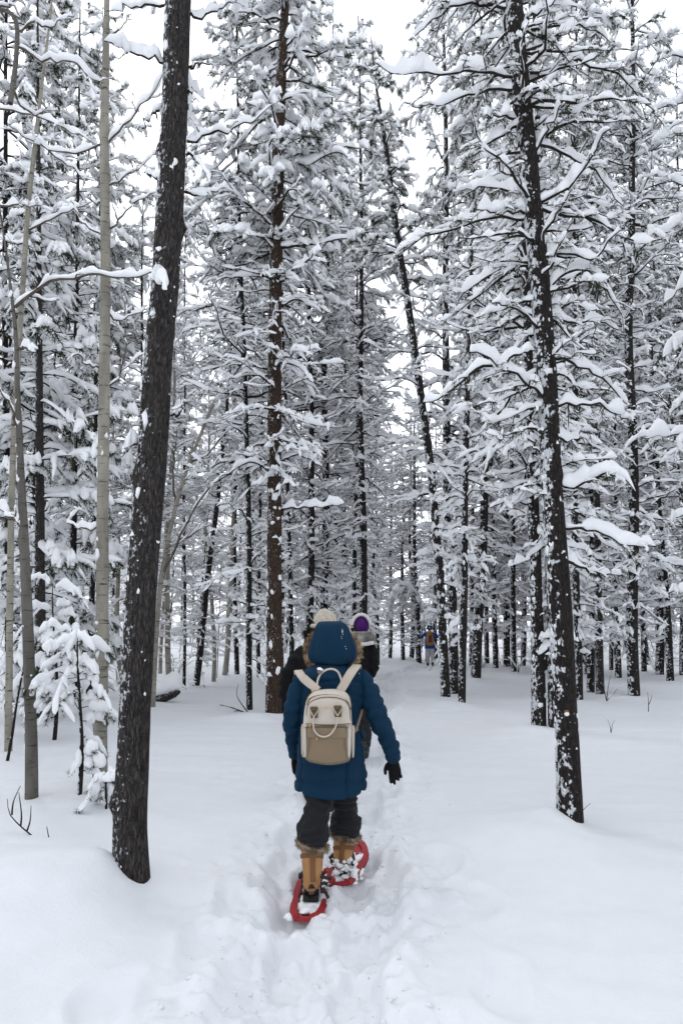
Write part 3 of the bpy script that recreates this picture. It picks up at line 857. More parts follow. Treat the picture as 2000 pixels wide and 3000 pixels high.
def add_limb(root, rng, P, r0, w, h, twigs=9, tl=(0.15, 0.5), needle=0, sub=True, twig='twig', up=0.0, droop=0.2, tw=(0.024, 0.042), bare=0.05, nl=0.085, lump=0.6):
    """one bough as a part: its wood, with the snow lying on it and its needles as sub-parts"""
    P = np.asarray(P)[None]; K = P.shape[1]
    P[0, 1:] += rng.normal(0, 0.012, (K - 1, 3))
    Ln = np.array([np.linalg.norm(np.diff(P[0], axis=0), axis=1).sum()])
    R = (r0 * (1 - 0.72 * np.linspace(0, 1, K)))[None]
    t = Tree()
    V, q = tubes(P, R, 7); t.wood.add(V, q)
    n2 = max(int(Ln[0] / (0.035 if Ln[0] < 2.5 else 0.06)), 10)
    V, q = snow_tubes(P, np.array([[w]]), np.array([[h]]), rng, K2=n2, S=10, bare=bare, lump=lump, soft=2, jitter=0.06, lift=r0 * 0.5); t.snow.add(V, q)
    if twigs:
        Q, RR, L2 = side_twigs(rng, P, R, Ln, twigs, tl, (25, 75), 0.12, K=5, droop=droop, wig=0.05, up=up)
        V, q = tubes(Q, RR + 0.001, 4); t.wood.add(V, q)
        n = len(Q)
        keep = rng.random(n) < 0.85
        V, q = snow_tubes(Q[keep], np.full((keep.sum(), 1), tw[0]) * rng.uniform(0.6, 1.4, (keep.sum(), 1)), np.full((keep.sum(), 1), tw[1]) * rng.uniform(0.6, 1.4, (keep.sum(), 1)), rng, K2=8, S=6, bare=0.08, lump=0.6, soft=1, jitter=0.08); t.snow.add(V, q)
        if sub:
            Q2, R2, L3 = side_twigs(rng, Q, RR, L2, 9.0, (0.08, 0.26), (30, 80), 0.15, K=4, droop=droop, up=up)
            V, q = tubes(Q2, R2 + 0.001, 3); t.wood.add(V, q)
            k2 = rng.random(len(Q2)) < 0.6
            if k2.any():
                V, q = snow_tubes(Q2[k2], np.full((k2.sum(), 1), tw[0] * 0.75), np.full((k2.sum(), 1), tw[1] * 0.75), rng, K2=5, S=5, bare=0.08, jitter=0.1); t.snow.add(V, q)
            if needle: V, f = needles(rng, Q2, L3, needle, nl, 0.0028, 0.0); t.leaf.add(V, None, f)
        if needle: V, f = needles(rng, Q, L2, needle * 2, nl, 0.0028, 0.1); t.leaf.add(V, None, f)
    o = link('branch', t.wood.mesh('branch', M[twig]), root)
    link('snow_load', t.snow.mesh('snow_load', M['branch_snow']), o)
    if t.leaf.n: link('needles', t.leaf.mesh('needles', M['needle'], False), o)['kind'] = 'stuff'
    return o

def hero_trunk(root, pts, d, wpx, mat, taper=0.03, top=None, S=22, rough=0.05, seed=1, knots=0, dd=None):
    P3 = [UD(x, y, d + (0 if dd is None else dd * i)) for i, (x, y) in enumerate(pts)]
    P3 = np.array(P3)
    base = P3[0].copy(); low = base + (base - P3[1]) / np.linalg.norm(base - P3[1]) * 0.5
    if top:
        v = P3[-1] - P3[-2]; v /= np.linalg.norm(v); v = v * 0.6 + np.array((0, 0, 0.4)); v /= v[2]
        P3 = np.vstack([P3, P3[-1] + v * (top - P3[-1][2])])
    P3 = np.vstack([low, P3])
    depth = d * math.cos(PITCH) - H * math.sin(PITCH)
    r0 = 0.5 * wpx * KD * depth / FPX
    z = P3[:, 2]
    R = r0 * np.clip(1 - taper * np.maximum(z, 0), 0.12, 1)
    if top: R = R * np.clip((top - z) / 5.0 + 0.10, 0.10, 1)
    fl = r0 * 0.10 * np.exp(-np.maximum(z, 0) / 0.25)
    me, P, Rr = trunk_mesh('trunk', P3, R + fl, M[mat], S=S, rough=rough, seed=seed, step=0.05 if d < 9 else 0.14, knots=knots)
    link('trunk', me, root)
    return P, Rr

def hero(name, label, bx, by, d, group=None):
    return tag(empty(name), label, 'tree', group)

# ---- big dark leaning pine on the left
rng = np.random.default_rng(1001)
r = hero('pine_tree', 'big dark bare pine trunk leaning right in the left foreground', 300, 2045, L1_d)
P, R = hero_trunk(r, [(303, 2045), (300, 1900), (311, 1600), (326, 1350), (341, 1150), (362, 850), (384, 600), (399, 300), (409, 0)], L1_d, 76, 'pine_bark', 0.010, 11, seed=7, knots=14)
sn = Acc()
trunk_snow(rng, P, R, 90, 0.05, 7.5, 0.5, (0.004, 0.012), sn)
trunk_snow(rng, P, R, 12, 0.3, 6.5, 0.2, (0.012, 0.022), sn)
trunk_snow(rng, P, R, 90, 1.4, 6.5, 1.0, (0.010, 0.042), sn)
link('stuck_snow', sn.mesh('stuck_snow', M['branch_snow']), r)['kind'] = 'stuff'
for pts, dt, w, h, tg in [
    ([(430, 325), (450, 321), (500, 305), (545, 295), (590, 275), (620, 245)], 0.4, 0.030, 0.055, 3),
    ([(430, 355), (450, 362), (468, 388), (482, 418)], -0.3, 0.022, 0.035, 3),
    ([(437, 28), (465, 36), (500, 22), (560, -6)], 0.3, 0.03, 0.06, 4),
    ([(378, 147), (345, 132), (300, 120), (245, 94)], -0.2, 0.032, 0.06, 4),
    ([(380, 12), (330, 14), (255, 21)], 0.3, 0.024, 0.04, 4),
    ([(425, 205), (448, 220), (440, 235)], -0.2, 0.016, 0.025, 1),
    ([(402, 355), (398, 375), (394, 392)], -0.25, 0.016, 0.03, 0),
    ([(375, 250), (350, 265), (318, 300)], -0.1, 0.03, 0.045, 3),
    ([(372, 410), (350, 405), (330, 400)], 0.2, 0.018, 0.03, 2),
    ([(395, 955), (412, 950), (420, 930)], -0.1, 0.02, 0.05, 2),
    ([(322, 1005), (305, 1022), (275, 1040)], -0.1, 0.045, 0.085, 2),
    ([(352, 655), (362, 640), (380, 668)], -0.35, 0.045, 0.06, 3),
    ([(432, 155), (455, 150), (480, 141)], 0.1, 0.004, 0.004, 2),
    ([(425, 440), (460, 445), (520, 430)], 0.5, 0.02, 0.03, 6)]:
    add_limb(r, rng, px_line(pts, L1_d, dt), 0.011, w, h, tg, (0.1, 0.3), sub=False, tw=(0.014, 0.024))
Pm, Rm, Lm = main_limbs(rng, axis_fn(P, R), 30, 6.0, 10.8, lambda z: 0 * z + 0.9, el=(-20, 20))
t = Tree(); t.limbs(rng, Pm, Rm, 0.04, 0.07, S=5, K2=16, snowS=7); Q, RR, L2 = side_twigs(rng, Pm, Rm, Lm, 8); t.twigs(rng, Q, RR, 0.03, 0.05, S=4, K2=7, snowS=6); t.objects(r)

# ---- the pale aspen behind it
rng = np.random.default_rng(1002)
d2 = base_dist(1817 * KD)
r = hero('aspen_tree', 'tall pale beige aspen just left of the big dark trunk', 232, 1817, d2)
P, R = hero_trunk(r, [(230, 1817), (231, 1650), (235, 1500), (236, 1200), (240, 900), (243, 600), (240, 300), (246, 0)], d2, 31, 'aspen_bark', 0.034, 12, seed=11, knots=34, rough=0.03)
sn = Acc(); trunk_snow(rng, P, R, 30, 0.3, 9, 0.6, (0.012, 0.045), sn); link('stuck_snow', sn.mesh('stuck_snow', M['branch_snow']), r)['kind'] = 'stuff'
for pts, dt, w, h, tg in [
    ([(248, 328), (280, 292), (318, 252), (350, 215), (378, 172)], -0.5, 0.048, 0.065, 3),
    ([(250, 425), (300, 398), (330, 375), (366, 352)], 0.3, 0.042, 0.06, 4),
    ([(254, 525), (285, 492), (315, 462), (368, 440)], 0.3, 0.032, 0.05, 4),
    ([(236, 205), (238, 150), (252, 118)], 0.1, 0.02, 0.05, 2),
    ([(234, 330), (190, 352), (140, 350), (90, 330), (20, 290)], -0.4, 0.035, 0.05, 5),
    ([(236, 540), (205, 520), (180, 490), (160, 455)], 0.3, 0.025, 0.04, 4),
    ([(228, 845), (200, 838), (172, 812), (160, 835)], -0.3, 0.025, 0.04, 4),
    ([(250, 720), (272, 735), (335, 708)], 0.3, 0.025, 0.04, 4),
    ([(232, 470), (215, 465), (205, 440)], 0.1, 0.02, 0.05, 3),
    ([(246, 890), (270, 870), (285, 800), (290, 700)], 0.4, 0.02, 0.03, 5),
    ([(232, 1210), (190, 1215), (160, 1195), (190, 1170)], 0.4, 0.02, 0.04, 5),
    ([(248, 90), (275, 70), (300, 30)], 0.2, 0.03, 0.05, 4)]:
    add_limb(r, rng, px_line(pts, d2, dt), 0.013, w, h, tg, (0.2, 0.5), twig='aspen_twig', up=0.1, droop=0.1, tw=(0.016, 0.028), bare=0.12)

# ---- grey stem on the far left with its long snowy arm
rng = np.random.default_rng(1003)
d3 = base_dist(1857 * KD)
r = hero('aspen_tree', 'grey crooked aspen stem at the left edge with a long snowy arm', 72, 1857, d3)
P, R = hero_trunk(r, [(73, 1857), (73, 1700), (66, 1480), (58, 1280), (49, 1100), (41, 900), (38, 780), (30, 700), (18, 600), (6, 520), (-8, 420)], d3, 27, 'grey_aspen_bark', 0.05, 6.4, seed=13, knots=22, rough=0.05)
sn = Acc(); trunk_snow(rng, P, R, 46, 0.1, 5, 0.7, (0.012, 0.045), sn); link('stuck_snow', sn.mesh('stuck_snow', M['branch_snow']), r)['kind'] = 'stuff'
for pts, dt, w, h, tg in [
    ([(36, 705), (60, 690), (95, 662), (130, 645), (190, 637), (250, 636), (305, 640), (352, 630)], -0.9, 0.035, 0.055, 2),
    ([(50, 1010), (35, 960), (15, 915), (-10, 880)], -0.2, 0.024, 0.05, 2),
    ([(52, 1205), (30, 1190), (-5, 1165)], 0.2, 0.03, 0.05, 3),
    ([(45, 800), (62, 800), (82, 815)], -0.1, 0.025, 0.04, 2)]:
    add_limb(r, rng, px_line(pts, d3, dt), 0.018, w, h, tg, (0.15, 0.4), twig='aspen_twig', up=0.1, droop=0.0, tw=(0.014, 0.024), bare=0.06)

# ---- paler thin aspen behind the grey stem
rng = np.random.default_rng(1004)
d4 = 9.2
r = hero('aspen_tree', 'thin pale aspen behind the grey stem at the left edge', 22, 1690, d4)
P, R = hero_trunk(r, [(20, 1716), (22, 1500), (26, 1200), (32, 1000), (45, 780), (65, 475), (90, 250), (116, 40)], d4, 16, 'aspen_bark', 0.03, 13, seed=17, knots=22, rough=0.03)
for pts, dt, w, h, tg in [
    ([(68, 528), (95, 515), (130, 498), (175, 480), (212, 466)], -0.6, 0.042, 0.06, 4),
    ([(-10, 250), (20, 254), (60, 262), (105, 272), (150, 296), (205, 322)], -0.5, 0.045, 0.065, 4),
    ([(90, 260), (75, 215), (55, 180)], 0.3, 0.04, 0.06, 4),
    ([(62, 560), (30, 560), (0, 545)], 0.3, 0.04, 0.06, 5),
    ([(-8, 476), (40, 474), (98, 470)], -0.4, 0.04, 0.06, 5),
    ([(85, 300), (110, 345), (160, 380), (200, 420)], 0.5, 0.035, 0.05, 6)]:
    add_limb(r, rng, px_line(pts, d4, dt), 0.016, w, h, tg, (0.2, 0.6), twig='aspen_twig', up=0.1, droop=0.1, tw=(0.02, 0.034), bare=0.1)

# ---- bough reaching in from a tree left of the picture
rng = np.random.default_rng(1005)
r = hero('aspen_tree', 'dark bent stem hanging in at the top left corner', -60, 1800, 4.6)
P, R = hero_trunk(r, [(-150, 2010), (-140, 1200), (-120, 500), (-80, 120), (-20, 20), (30, 24), (42, 60), (37, 150), (24, 238)], 4.6, 34, 'grey_aspen_bark', 0.105, None, seed=19, knots=6, rough=0.04)
for pts, dt, w, h, tg in [
    ([(-40, 20), (-5, 14), (30, 16), (50, 45)], 0.0, 0.035, 0.05, 0),
    ([(42, 108), (70, 118), (100, 131), (130, 147), (165, 145), (200, 170), (236, 182)], 0.2, 0.032, 0.045, 2),
    ([(28, 200), (50, 245), (85, 262), (105, 258)], 0.2, 0.022, 0.03, 2),
    ([(38, 70), (70, 55), (110, 60), (150, 40)], 0.2, 0.02, 0.03, 3)]:
    add_limb(r, rng, px_line(pts, 4.6, dt), 0.011, w, h, tg, (0.15, 0.4), twig='aspen_twig', up=0.1, droop=0.05, tw=(0.012, 0.02), bare=0.08)

# ---- forked aspen right behind the big dark trunk
rng = np.random.default_rng(1006)
d6 = base_dist(1625 * KD)
r = hero('aspen_tree', 'pale aspen hugging the right side of the big dark trunk, forking right', 352, 1625, d6)
P, R = hero_trunk(r, [(350, 1625), (358, 1470), (370, 1330), (386, 1240), (402, 1165), (432, 1070), (470, 975), (510, 880)], d6, 13, 'aspen_bark', 0.07, None, seed=23, knots=6, rough=0.03, S=12)
for pts, dt, w, h, tg in [
    ([(374, 1316), (395, 1278), (410, 1240), (440, 1180), (490, 1110), (545, 1080), (612, 1063)], -0.8, 0.045, 0.07, 2),
    ([(402, 1165), (398, 1080), (410, 980)], 0.5, 0.03, 0.05, 4),
    ([(440, 1060), (480, 1040), (540, 960)], 0.5, 0.03, 0.05, 4),
    ([(410, 1240), (440, 1230), (475, 1200)], 0.5, 0.03, 0.05, 4)]:
    add_limb(r, rng, px_line(pts, d6, dt), 0.028, w, h, tg, (0.3, 0.7), twig='aspen_twig', up=0.1, droop=0.05, tw=(0.025, 0.04), bare=0.1)

# ---- reddish pine in the centre
def hero_pine(name, label, pts, d, wpx, mat, seed, top, nlow, zlow, live, lowlen, nup, uplen, taper, manual=(), needle=12, snowk=1.0, upclump=1.0, twm=0.02):
    rng = np.random.default_rng(seed)
    r = hero(name, label, *pts[0], d)
    P, R = hero_trunk(r, pts, d, wpx, mat, taper, top, seed=seed, S=16, rough=0.05, knots=10)
    ax = axis_fn(P, R); t = Tree()
    Pm, Rm, Lm = main_limbs(rng, ax, nlow, zlow, live + 1, lambda z: lowlen * np.interp(z, [zlow, zlow + 2, live], [0.6, 0.9, 1.1]), el=(-20, 22), sag=0.28, up=0.12, wig=0.04)
    t.limbs(rng, Pm, Rm * 1.3, 0.040 * snowk, 0.072 * snowk, S=5, K2=16, snowS=7, bare=0.14, lump=0.75)
    Q, RR, L2 = side_twigs(rng, Pm, Rm, Lm, 7, (0.25, 0.7), (20, 75), 0.12, K=4, droop=0.22, wig=0.09, vert=0.34)
    t.twigs(rng, Q, RR + twm * 0.15, 0.030 * snowk, 0.052 * snowk, K2=7, snowS=6, keep=0.72, bare=0.18, lump=0.75)
    Q2, R2, L3 = side_twigs(rng, Q, RR, L2, 6, (0.12, 0.34), (30, 80), 0.15, K=3, droop=0.3)
    t.twigs(rng, Q2, R2 + twm * 0.12, 0.024 * snowk, 0.038 * snowk, K2=4, snowS=5, keep=0.3)
    Pm, Rm, Lm = main_limbs(rng, ax, nup, live, top - 0.2, lambda z: uplen * np.interp(z, [live, (live + top) / 2, top], [1.1, 1.0, 0.3]), el=(-15, 30), sag=0.32, up=0.1)
    t.limbs(rng, Pm, Rm * 1.2, 0.045, 0.07, S=5, K2=12, snowS=7)
    Q, RR, L2 = side_twigs(rng, Pm, Rm, Lm, 8, (0.22, 0.5), (25, 75), 0.25, K=4, droop=0.6)
    t.twigs(rng, Q, RR + 0.002, 0.072 * upclump, 0.092 * upclump, K2=7, snowS=7, keep=0.55, flat=0.55, bare=0.06)
    V, f = needles(rng, Q, L2, 34, 0.11, 0.007, 0.05); t.leaf.add(V, None, f)
    t.objects(r)
    for (mp, dt, w, h, tg) in manual:
        add_limb(r, rng, px_line(mp, d, dt), 0.022, w, h, tg, (0.25, 0.6), tw=(0.035, 0.055), droop=0.35)
    sn = Acc(); trunk_snow(rng, P, R, 60, 0.2, live, 0.5, (0.03, 0.08), sn); link('stuck_snow', sn.mesh('stuck_snow', M['branch_snow']), r)['kind'] = 'stuff'
    return r, P, R

dm = base_dist(1640 * KD)
hero_pine('pine_tree', 'reddish-brown pine trunk left of the hikers', [(630, 1640), (630, 1300), (630, 1000), (632, 700), (640, 300), (655, 0)], dm, 37, 'red_bark', 1010, 18.5, 44, 4.2, 9.2, 1.5, 105, 1.7, 0.014,
    [([(645, 1170), (700, 1166), (790, 1160)], -0.6, 0.05, 0.09, 0), ([(616, 1082), (580, 1060), (540, 1078), (490, 1110)], -0.5, 0.05, 0.08, 3),
     ([(645, 1060), (690, 1045), (740, 1075)], 0.4, 0.05, 0.09, 4), ([(618, 850), (640, 835), (690, 845), (720, 880)], -0.8, 0.06, 0.10, 5), ([(645, 700), (690, 690), (760, 720)], 0.3, 0.05, 0.08, 6),
     ([(640, 560), (690, 520), (735, 440)], -0.4, 0.06, 0.10, 3), ([(648, 330), (700, 380), (770, 350), (820, 380)], -0.8, 0.08, 0.13, 8)], upclump=1.25)

# ---- leaning dark pine right of the far hiker
dl = base_dist(1603 * KD)
hero_pine('pine_tree', 'dark pine curving up to the left, left one of the close trio', [(1023, 1603), (1010, 1320), (987, 1060), (961, 870), (940, 720), (911, 540), (886, 340), (862, 190)], dl, 20, 'pine_bark_far', 1011, 17, 36, 2.5, 10, 1.3, 46, 1.15, 0.012, upclump=0.9)

# ---- twin trunk behind the big right pine
dr = base_dist(1672 * KD)
hero_pine('pine_tree', 'snow-crusted straight trunk standing just behind the big right pine', [(1237, 1672), (1233, 1450), (1225, 1200), (1213, 900), (1204, 600), (1194, 300), (1188, 0)], dr, 31, 'pine_bark_snowy', 1012, 19, 56, 3.0, 9.5, 1.5, 46, 1.6, 0.02,
    [([(1222, 1164), (1180, 1150), (1124, 1166)], -0.5, 0.05, 0.09, 3), ([(1216, 1085), (1196, 1045), (1160, 1024), (1130, 1046), (1108, 1088)], -0.5, 0.06, 0.10, 9)])

# ---- the big right pine
rng = np.random.default_rng(1013)
r = hero('pine_tree', 'big dark pine with heavily snow-laden boughs in the right foreground', 1303, 1915, R1_d)
P, R = hero_trunk(r, [(1310, 1915), (1301, 1700), (1286, 1400), (1269, 1150), (1254, 850), (1234, 600), (1206, 300), (1181, 40), (1176, -20)], R1_d, 55, 'pine_bark_snowy', 0.020, 12.5, seed=29, knots=18, rough=0.07)
sn = Acc()
trunk_snow(rng, P, R, 150, 0.02, 3.2, 0.8, (0.005, 0.020), sn)
trunk_snow(rng, P, R, 170, 2.6, 8.5, 0.35, (0.005, 0.018), sn)
trunk_snow(rng, P, R, 12, 0.05, 4.0, 0.9, (0.025, 0.042), sn)
link('stuck_snow', sn.mesh('stuck_snow', M['branch_snow']), r)['kind'] = 'stuff'
SCAR = UD(1300, 1634, R1_d - 0.085)
V, f = blobs([SCAR], [(0.021, 0.011, 0.012)], rng, ICO2, 0.15); a_ = Acc(); a_.add(V, None, f)
M['scar'] = mat_plain('resin_scar', (0.18, 0.08, 0.02), (0.38, 0.18, 0.045), 25)
sc_ = link('bark_scar', a_.mesh('bark_scar', M['scar']), r)
V, f = blobs([SCAR + np.array((0.0, -0.006, -0.019))], [(0.020, 0.014, 0.016)], rng, ICO2, 0.15); a_ = Acc(); a_.add(V, None, f); link('snow_dab', a_.mesh('snow_dab', M['branch_snow']), sc_)
R1L = [
    ([(1189, 178), (1144, 168), (1064, 166), (994, 172), (899, 166), (869, 150)], -0.5, 0.055, 0.10, 7, 6),
    ([(1178, 18), (1120, 14), (1064, 10), (1024, 26), (984, 56), (939, 96)], -0.3, 0.05, 0.085, 7, 8),
    ([(1187, 272), (1150, 268), (1114, 263)], -0.5, 0.05, 0.09, 5, 4),
    ([(1190, 205), (1110, 205), (1050, 226), (1000, 244), (939, 247)], 0.5, 0.055, 0.10, 7, 6),
    ([(1195, 290), (1160, 306), (1094, 346), (1054, 386)], -0.2, 0.05, 0.085, 8, 6),
    ([(1210, 168), (1264, 156), (1334, 140), (1384, 156), (1439, 190), (1499, 250)], 0.2, 0.045, 0.075, 8, 5),
    ([(1220, 372), (1259, 292), (1289, 240)], -0.3, 0.04, 0.06, 6, 4),
    ([(1230, 472), (1304, 432), (1339, 386), (1369, 340), (1399, 290)], -0.7, 0.055, 0.085, 4, 0),
    ([(1238, 588), (1254, 536), (1284, 486), (1304, 440)], -0.6, 0.04, 0.05, 3, 0),
    ([(1212, 486), (1170, 487), (1134, 486), (1094, 480)], -0.4, 0.055, 0.09, 6, 6),
    ([(1218, 502), (1109, 502), (1044, 526), (1004, 536), (959, 556), (899, 597)], 0.5, 0.055, 0.085, 8, 8),
    ([(1238, 598), (1304, 582), (1349, 600), (1384, 576), (1424, 526)], -0.3, 0.045, 0.075, 7, 5),
    ([(1250, 668), (1284, 642), (1329, 616), (1384, 662), (1429, 716)], 0.3, 0.045, 0.07, 8, 5),
    ([(1248, 768), (1204, 726), (1164, 702), (1124, 696)], -0.6, 0.045, 0.075, 6, 4),
    ([(1255, 930), (1209, 880), (1144, 835), (1079, 810)], -0.8, 0.05, 0.08, 5, 0),
    ([(1144, 836), (1184, 815), (1224, 804)], (-0.46, 0.2), 0.045, 0.065, 2, 0),
    ([(1144, 835), (1090, 852), (1049, 889), (1009, 919), (974, 929)], (-0.46, 0.4), 0.045, 0.07, 6, 5),
    ([(1268, 936), (1359, 929), (1394, 944), (1449, 970)], 0.2, 0.04, 0.065, 6, 4),
    ([(1280, 1112), (1349, 1114), (1404, 1090), (1459, 1130)], -0.4, 0.045, 0.08, 6, 5),
    ([(1285, 1212), (1364, 1220), (1434, 1250), (1504, 1255)], -0.3, 0.04, 0.065, 6, 4),
    ([(1290, 1290), (1340, 1305), (1400, 1325)], 0.4, 0.035, 0.055, 6, 4),
    ([(1262, 1060), (1230, 1030), (1205, 985), (1180, 970)], 0.3, 0.035, 0.055, 6, 4),
    ([(1262, 1000), (1310, 1010), (1350, 985)], 0.5, 0.035, 0.06, 6, 4),
    ([(1245, 700), (1300, 740), (1370, 735), (1420, 760)], 0.6, 0.04, 0.065, 8, 6),
    ([(1225, 420), (1180, 440), (1110, 430), (1060, 450)], 0.6, 0.045, 0.075, 8, 6),
    ([(1215, 330), (1290, 350), (1370, 400), (1430, 470)], 0.7, 0.045, 0.075, 8, 8),
    ([(1200, 120), (1260, 90), (1330, 60), (1400, 90)], 0.6, 0.05, 0.08, 8, 8),
    ([(1190, 60), (1250, 20), (1300, -20)], -0.3, 0.045, 0.07, 8, 8),
    ([(1240, 620), (1180, 610), (1110, 640), (1050, 690)], 0.7, 0.045, 0.075, 8, 6),
    ([(1248, 820), (1310, 830), (1380, 870), (1440, 930)], 0.6, 0.04, 0.065, 8, 5)]
for pts, dt, w, h, tg, nd in R1L:
    d0_, dt = dt if isinstance(dt, tuple) else (0.0, dt)
    add_limb(r, rng, px_line(pts, R1_d + d0_, dt), 0.015, w * 0.86, h * 0.95, tg, (0.12, 0.42), needle=nd + 3, tw=(0.016, 0.029), droop=0.35, bare=0.12, lump=0.75)
Pm, Rm, Lm = main_limbs(rng, axis_fn(P, R), 80, 2.6, 11.8, lambda z: 0.95 * np.interp(z, [2.6, 5, 12], [0.5, 1.0, 1.0]), el=(-25, 30), sag=0.3, wig=0.05)
t = Tree(); t.limbs(rng, Pm, Rm * 1.2, 0.022, 0.040, S=5, K2=18, snowS=8, bare=0.2, lump=0.8)
Q, RR, L2 = side_twigs(rng, Pm, Rm, Lm, 10, (0.12, 0.4), droop=0.3); t.twigs(rng, Q, RR + 0.001, 0.016, 0.028, S=4, K2=8, snowS=6, keep=0.6)
V, f = needles(rng, Q, L2, 14, 0.07, 0.003, 0.2); t.leaf.add(V, None, f); t.objects(r)

# ---- pine standing just outside the picture on the right, its boughs hang in
rng = np.random.default_rng(1014)
r = hero('pine_tree', 'pine outside the right edge whose loaded boughs hang into the picture', 1700, 1850, 7.0)
P, R = hero_trunk(r, [(1725, 1850), (1700, 1200), (1660, 500), (1630, 0)], 7.0, 46, 'pine_bark_snowy', 0.02, 13, seed=31, knots=6)
for pts, dt, w, h, tg, nd in [
    ([(1630, 225), (1568, 238), (1519, 246), (1474, 282)], -0.3, 0.05, 0.08, 8, 8), ([(1640, 300), (1568, 310), (1505, 328)], 0.4, 0.05, 0.08, 8, 8),
    ([(1655, 500), (1568, 516), (1499, 542)], -0.5, 0.07, 0.11, 9, 16), ([(1650, 440), (1568, 425), (1495, 398)], 0.3, 0.045, 0.07, 6, 4),
    ([(1690, 1000), (1600, 1000), (1530, 1003), (1469, 1008)], -0.4, 0.06, 0.11, 4, 4), ([(1660, 640), (1580, 650), (1520, 700)], 0.2, 0.07, 0.11, 9, 16),
    ([(1670, 760), (1590, 770), (1520, 820)], -0.3, 0.06, 0.10, 9, 14), ([(1650, 120), (1560, 130), (1490, 110)], 0.3, 0.05, 0.08, 8, 10), ([(1680, 880), (1600, 900), (1540, 950)], 0.3, 0.05, 0.09, 8, 10),
    ([(1695, 1180), (1610, 1170), (1540, 1190)], 0.3, 0.045, 0.075, 7, 5), ([(1700, 1350), (1620, 1352), (1530, 1362)], 0.2, 0.04, 0.07, 6, 4)]:
    add_limb(r, rng, px_line(pts, 7.0, dt), 0.015, w, h, tg, (0.15, 0.5), needle=nd, tw=(0.035, 0.055), droop=0.55, bare=0.04)

# ---- saplings, dead stems and twigs in the left foreground
def sapling(name, label, bx, by, tx, ty, seed, n, length, wsn, need, lean=0.0):
    rng = np.random.default_rng(seed)
    d = base_dist(by * KD)
    b, tp = UD(bx, by, d), UD(tx, ty, d)
    g = gz(b[0], b[1]); r = tag(empty(name, (0, 0, 0)), label, 'tree')
    hgt = tp[2] - g
    k = np.linspace(0, 1, 8)
    pts = np.stack([b[0] + (tp[0] - b[0]) * k + 0.05 * np.sin(k * 5) * hgt * 0.4, d + 0 * k, g - 0.15 + (hgt + 0.15) * k], -1)
    me, P, R = trunk_mesh('trunk', pts, np.interp(k, [0, 1], [0.022 * max(hgt, 0.6)**0.5, 0.006]), M['pine_bark_snowy'], S=9, rough=0.1, seed=seed, step=0.06)
    link('trunk', me, r)
    ax = axis_fn(P, R)
    z0 = g + 0.12 * hgt
    Pm, Rm, Lm = main_limbs(rng, ax, n, z0, tp[2] - 0.03, lambda z: length * np.interp(z, [z0, z0 + hgt * 0.4, tp[2]], [0.6, 1.0, 0.75]), el=(-10, 50), sag=0.7, up=0.0, wig=0.06, K=7)
    for i in range(n):
        t = Tree(); p, rr, l = Pm[i:i + 1], np.maximum(Rm[i:i + 1] * 0.8, 0.0035), Lm[i:i + 1]
        V, q = tubes(p, rr, 5); t.wood.add(V, q)
        Q, RR, L2 = side_twigs(rng, p, rr, l, 7, (0.10, 0.22), (25, 65), 0.4, K=5, droop=0.75, shrink=0.2)
        V, q = tubes(Q, RR, 4); t.wood.add(V, q)
        V, q = snow_tubes(p[:, 1:], np.array([[wsn]]), np.array([[wsn * 1.35]]), rng, K2=14, S=10, bare=0.03, lump=0.5, soft=2, jitter=0.05, flat=0.6); t.snow.add(V, q)
        kp = rng.random(len(Q)) < 0.8
        if kp.any(): V, q = snow_tubes(Q[kp], np.full((kp.sum(), 1), wsn * 0.85), np.full((kp.sum(), 1), wsn * 1.1), rng, K2=9, S=9, bare=0.0, lump=0.4, soft=1, jitter=0.05, flat=0.6); t.snow.add(V, q)
        V, f = needles(rng, Q, L2, need, 0.055, 0.0016, 0.15); t.leaf.add(V, None, f)
        o = link('branch', t.wood.mesh('branch', M['twig']), r)
        link('snow_load', t.snow.mesh('snow_load', M['branch_snow']), o)
        link('needles', t.leaf.mesh('needles', M['needle'], False), o)['kind'] = 'stuff'
    return r
sapling('pine_sapling', 'small pine sapling bowed under snow clumps, left of the big dark trunk', 180, 1852, 185, 1450, 61, 28, 0.50, 0.042, 110)
sapling('pine_sapling', 'knee-high snow-buried pine tuft at the left foot of the big dark trunk', 243, 1878, 245, 1772, 62, 12, 0.22, 0.036, 110)
sapling('pine_sapling', 'snow-clumped young pine behind the sapling and grey stem', 125, 1700, 128, 1340, 63, 32, 0.75, 0.05, 80)

def stick(name, label, lines, d, r0, mat='twig', snow=None, cat='twig', seed=3, tw=0):
    rng = np.random.default_rng(seed)
    root = tag(empty(name), label, cat)
    w, s = Acc(), Acc()
    for ln, dt in lines:
        P = px_line(ln, d, dt, K=9)[None]
        V, q = tubes(P, (r0 * (1 - 0.65 * np.linspace(0, 1, 9)))[None], 6); w.add(V, q)
        if tw:
            Q, RR, L2 = side_twigs(rng, P, np.full((1, 9), r0 * 0.6), np.array([1.0]), tw, (0.08, 0.25), K=4); V, q = tubes(Q, RR, 4); w.add(V, q)
            if snow: V, q = snow_tubes(Q, np.full((len(Q), 1), snow * 0.6), np.full((len(Q), 1), snow * 0.8), rng, K2=6, S=6); s.add(V, q)
        if snow: V, q = snow_tubes(P, np.array([[snow]]), np.array([[snow * 1.4]]), rng, K2=16, S=8, bare=0.25, soft=1); s.add(V, q)
    link('stem', w.mesh('stem', M[mat]), root)
    if s.n: link('snow_load', s.mesh('snow_load', M['branch_snow']), root)['kind'] = 'stuff'
    return root
dt_ = base_dist(1950 * KD)
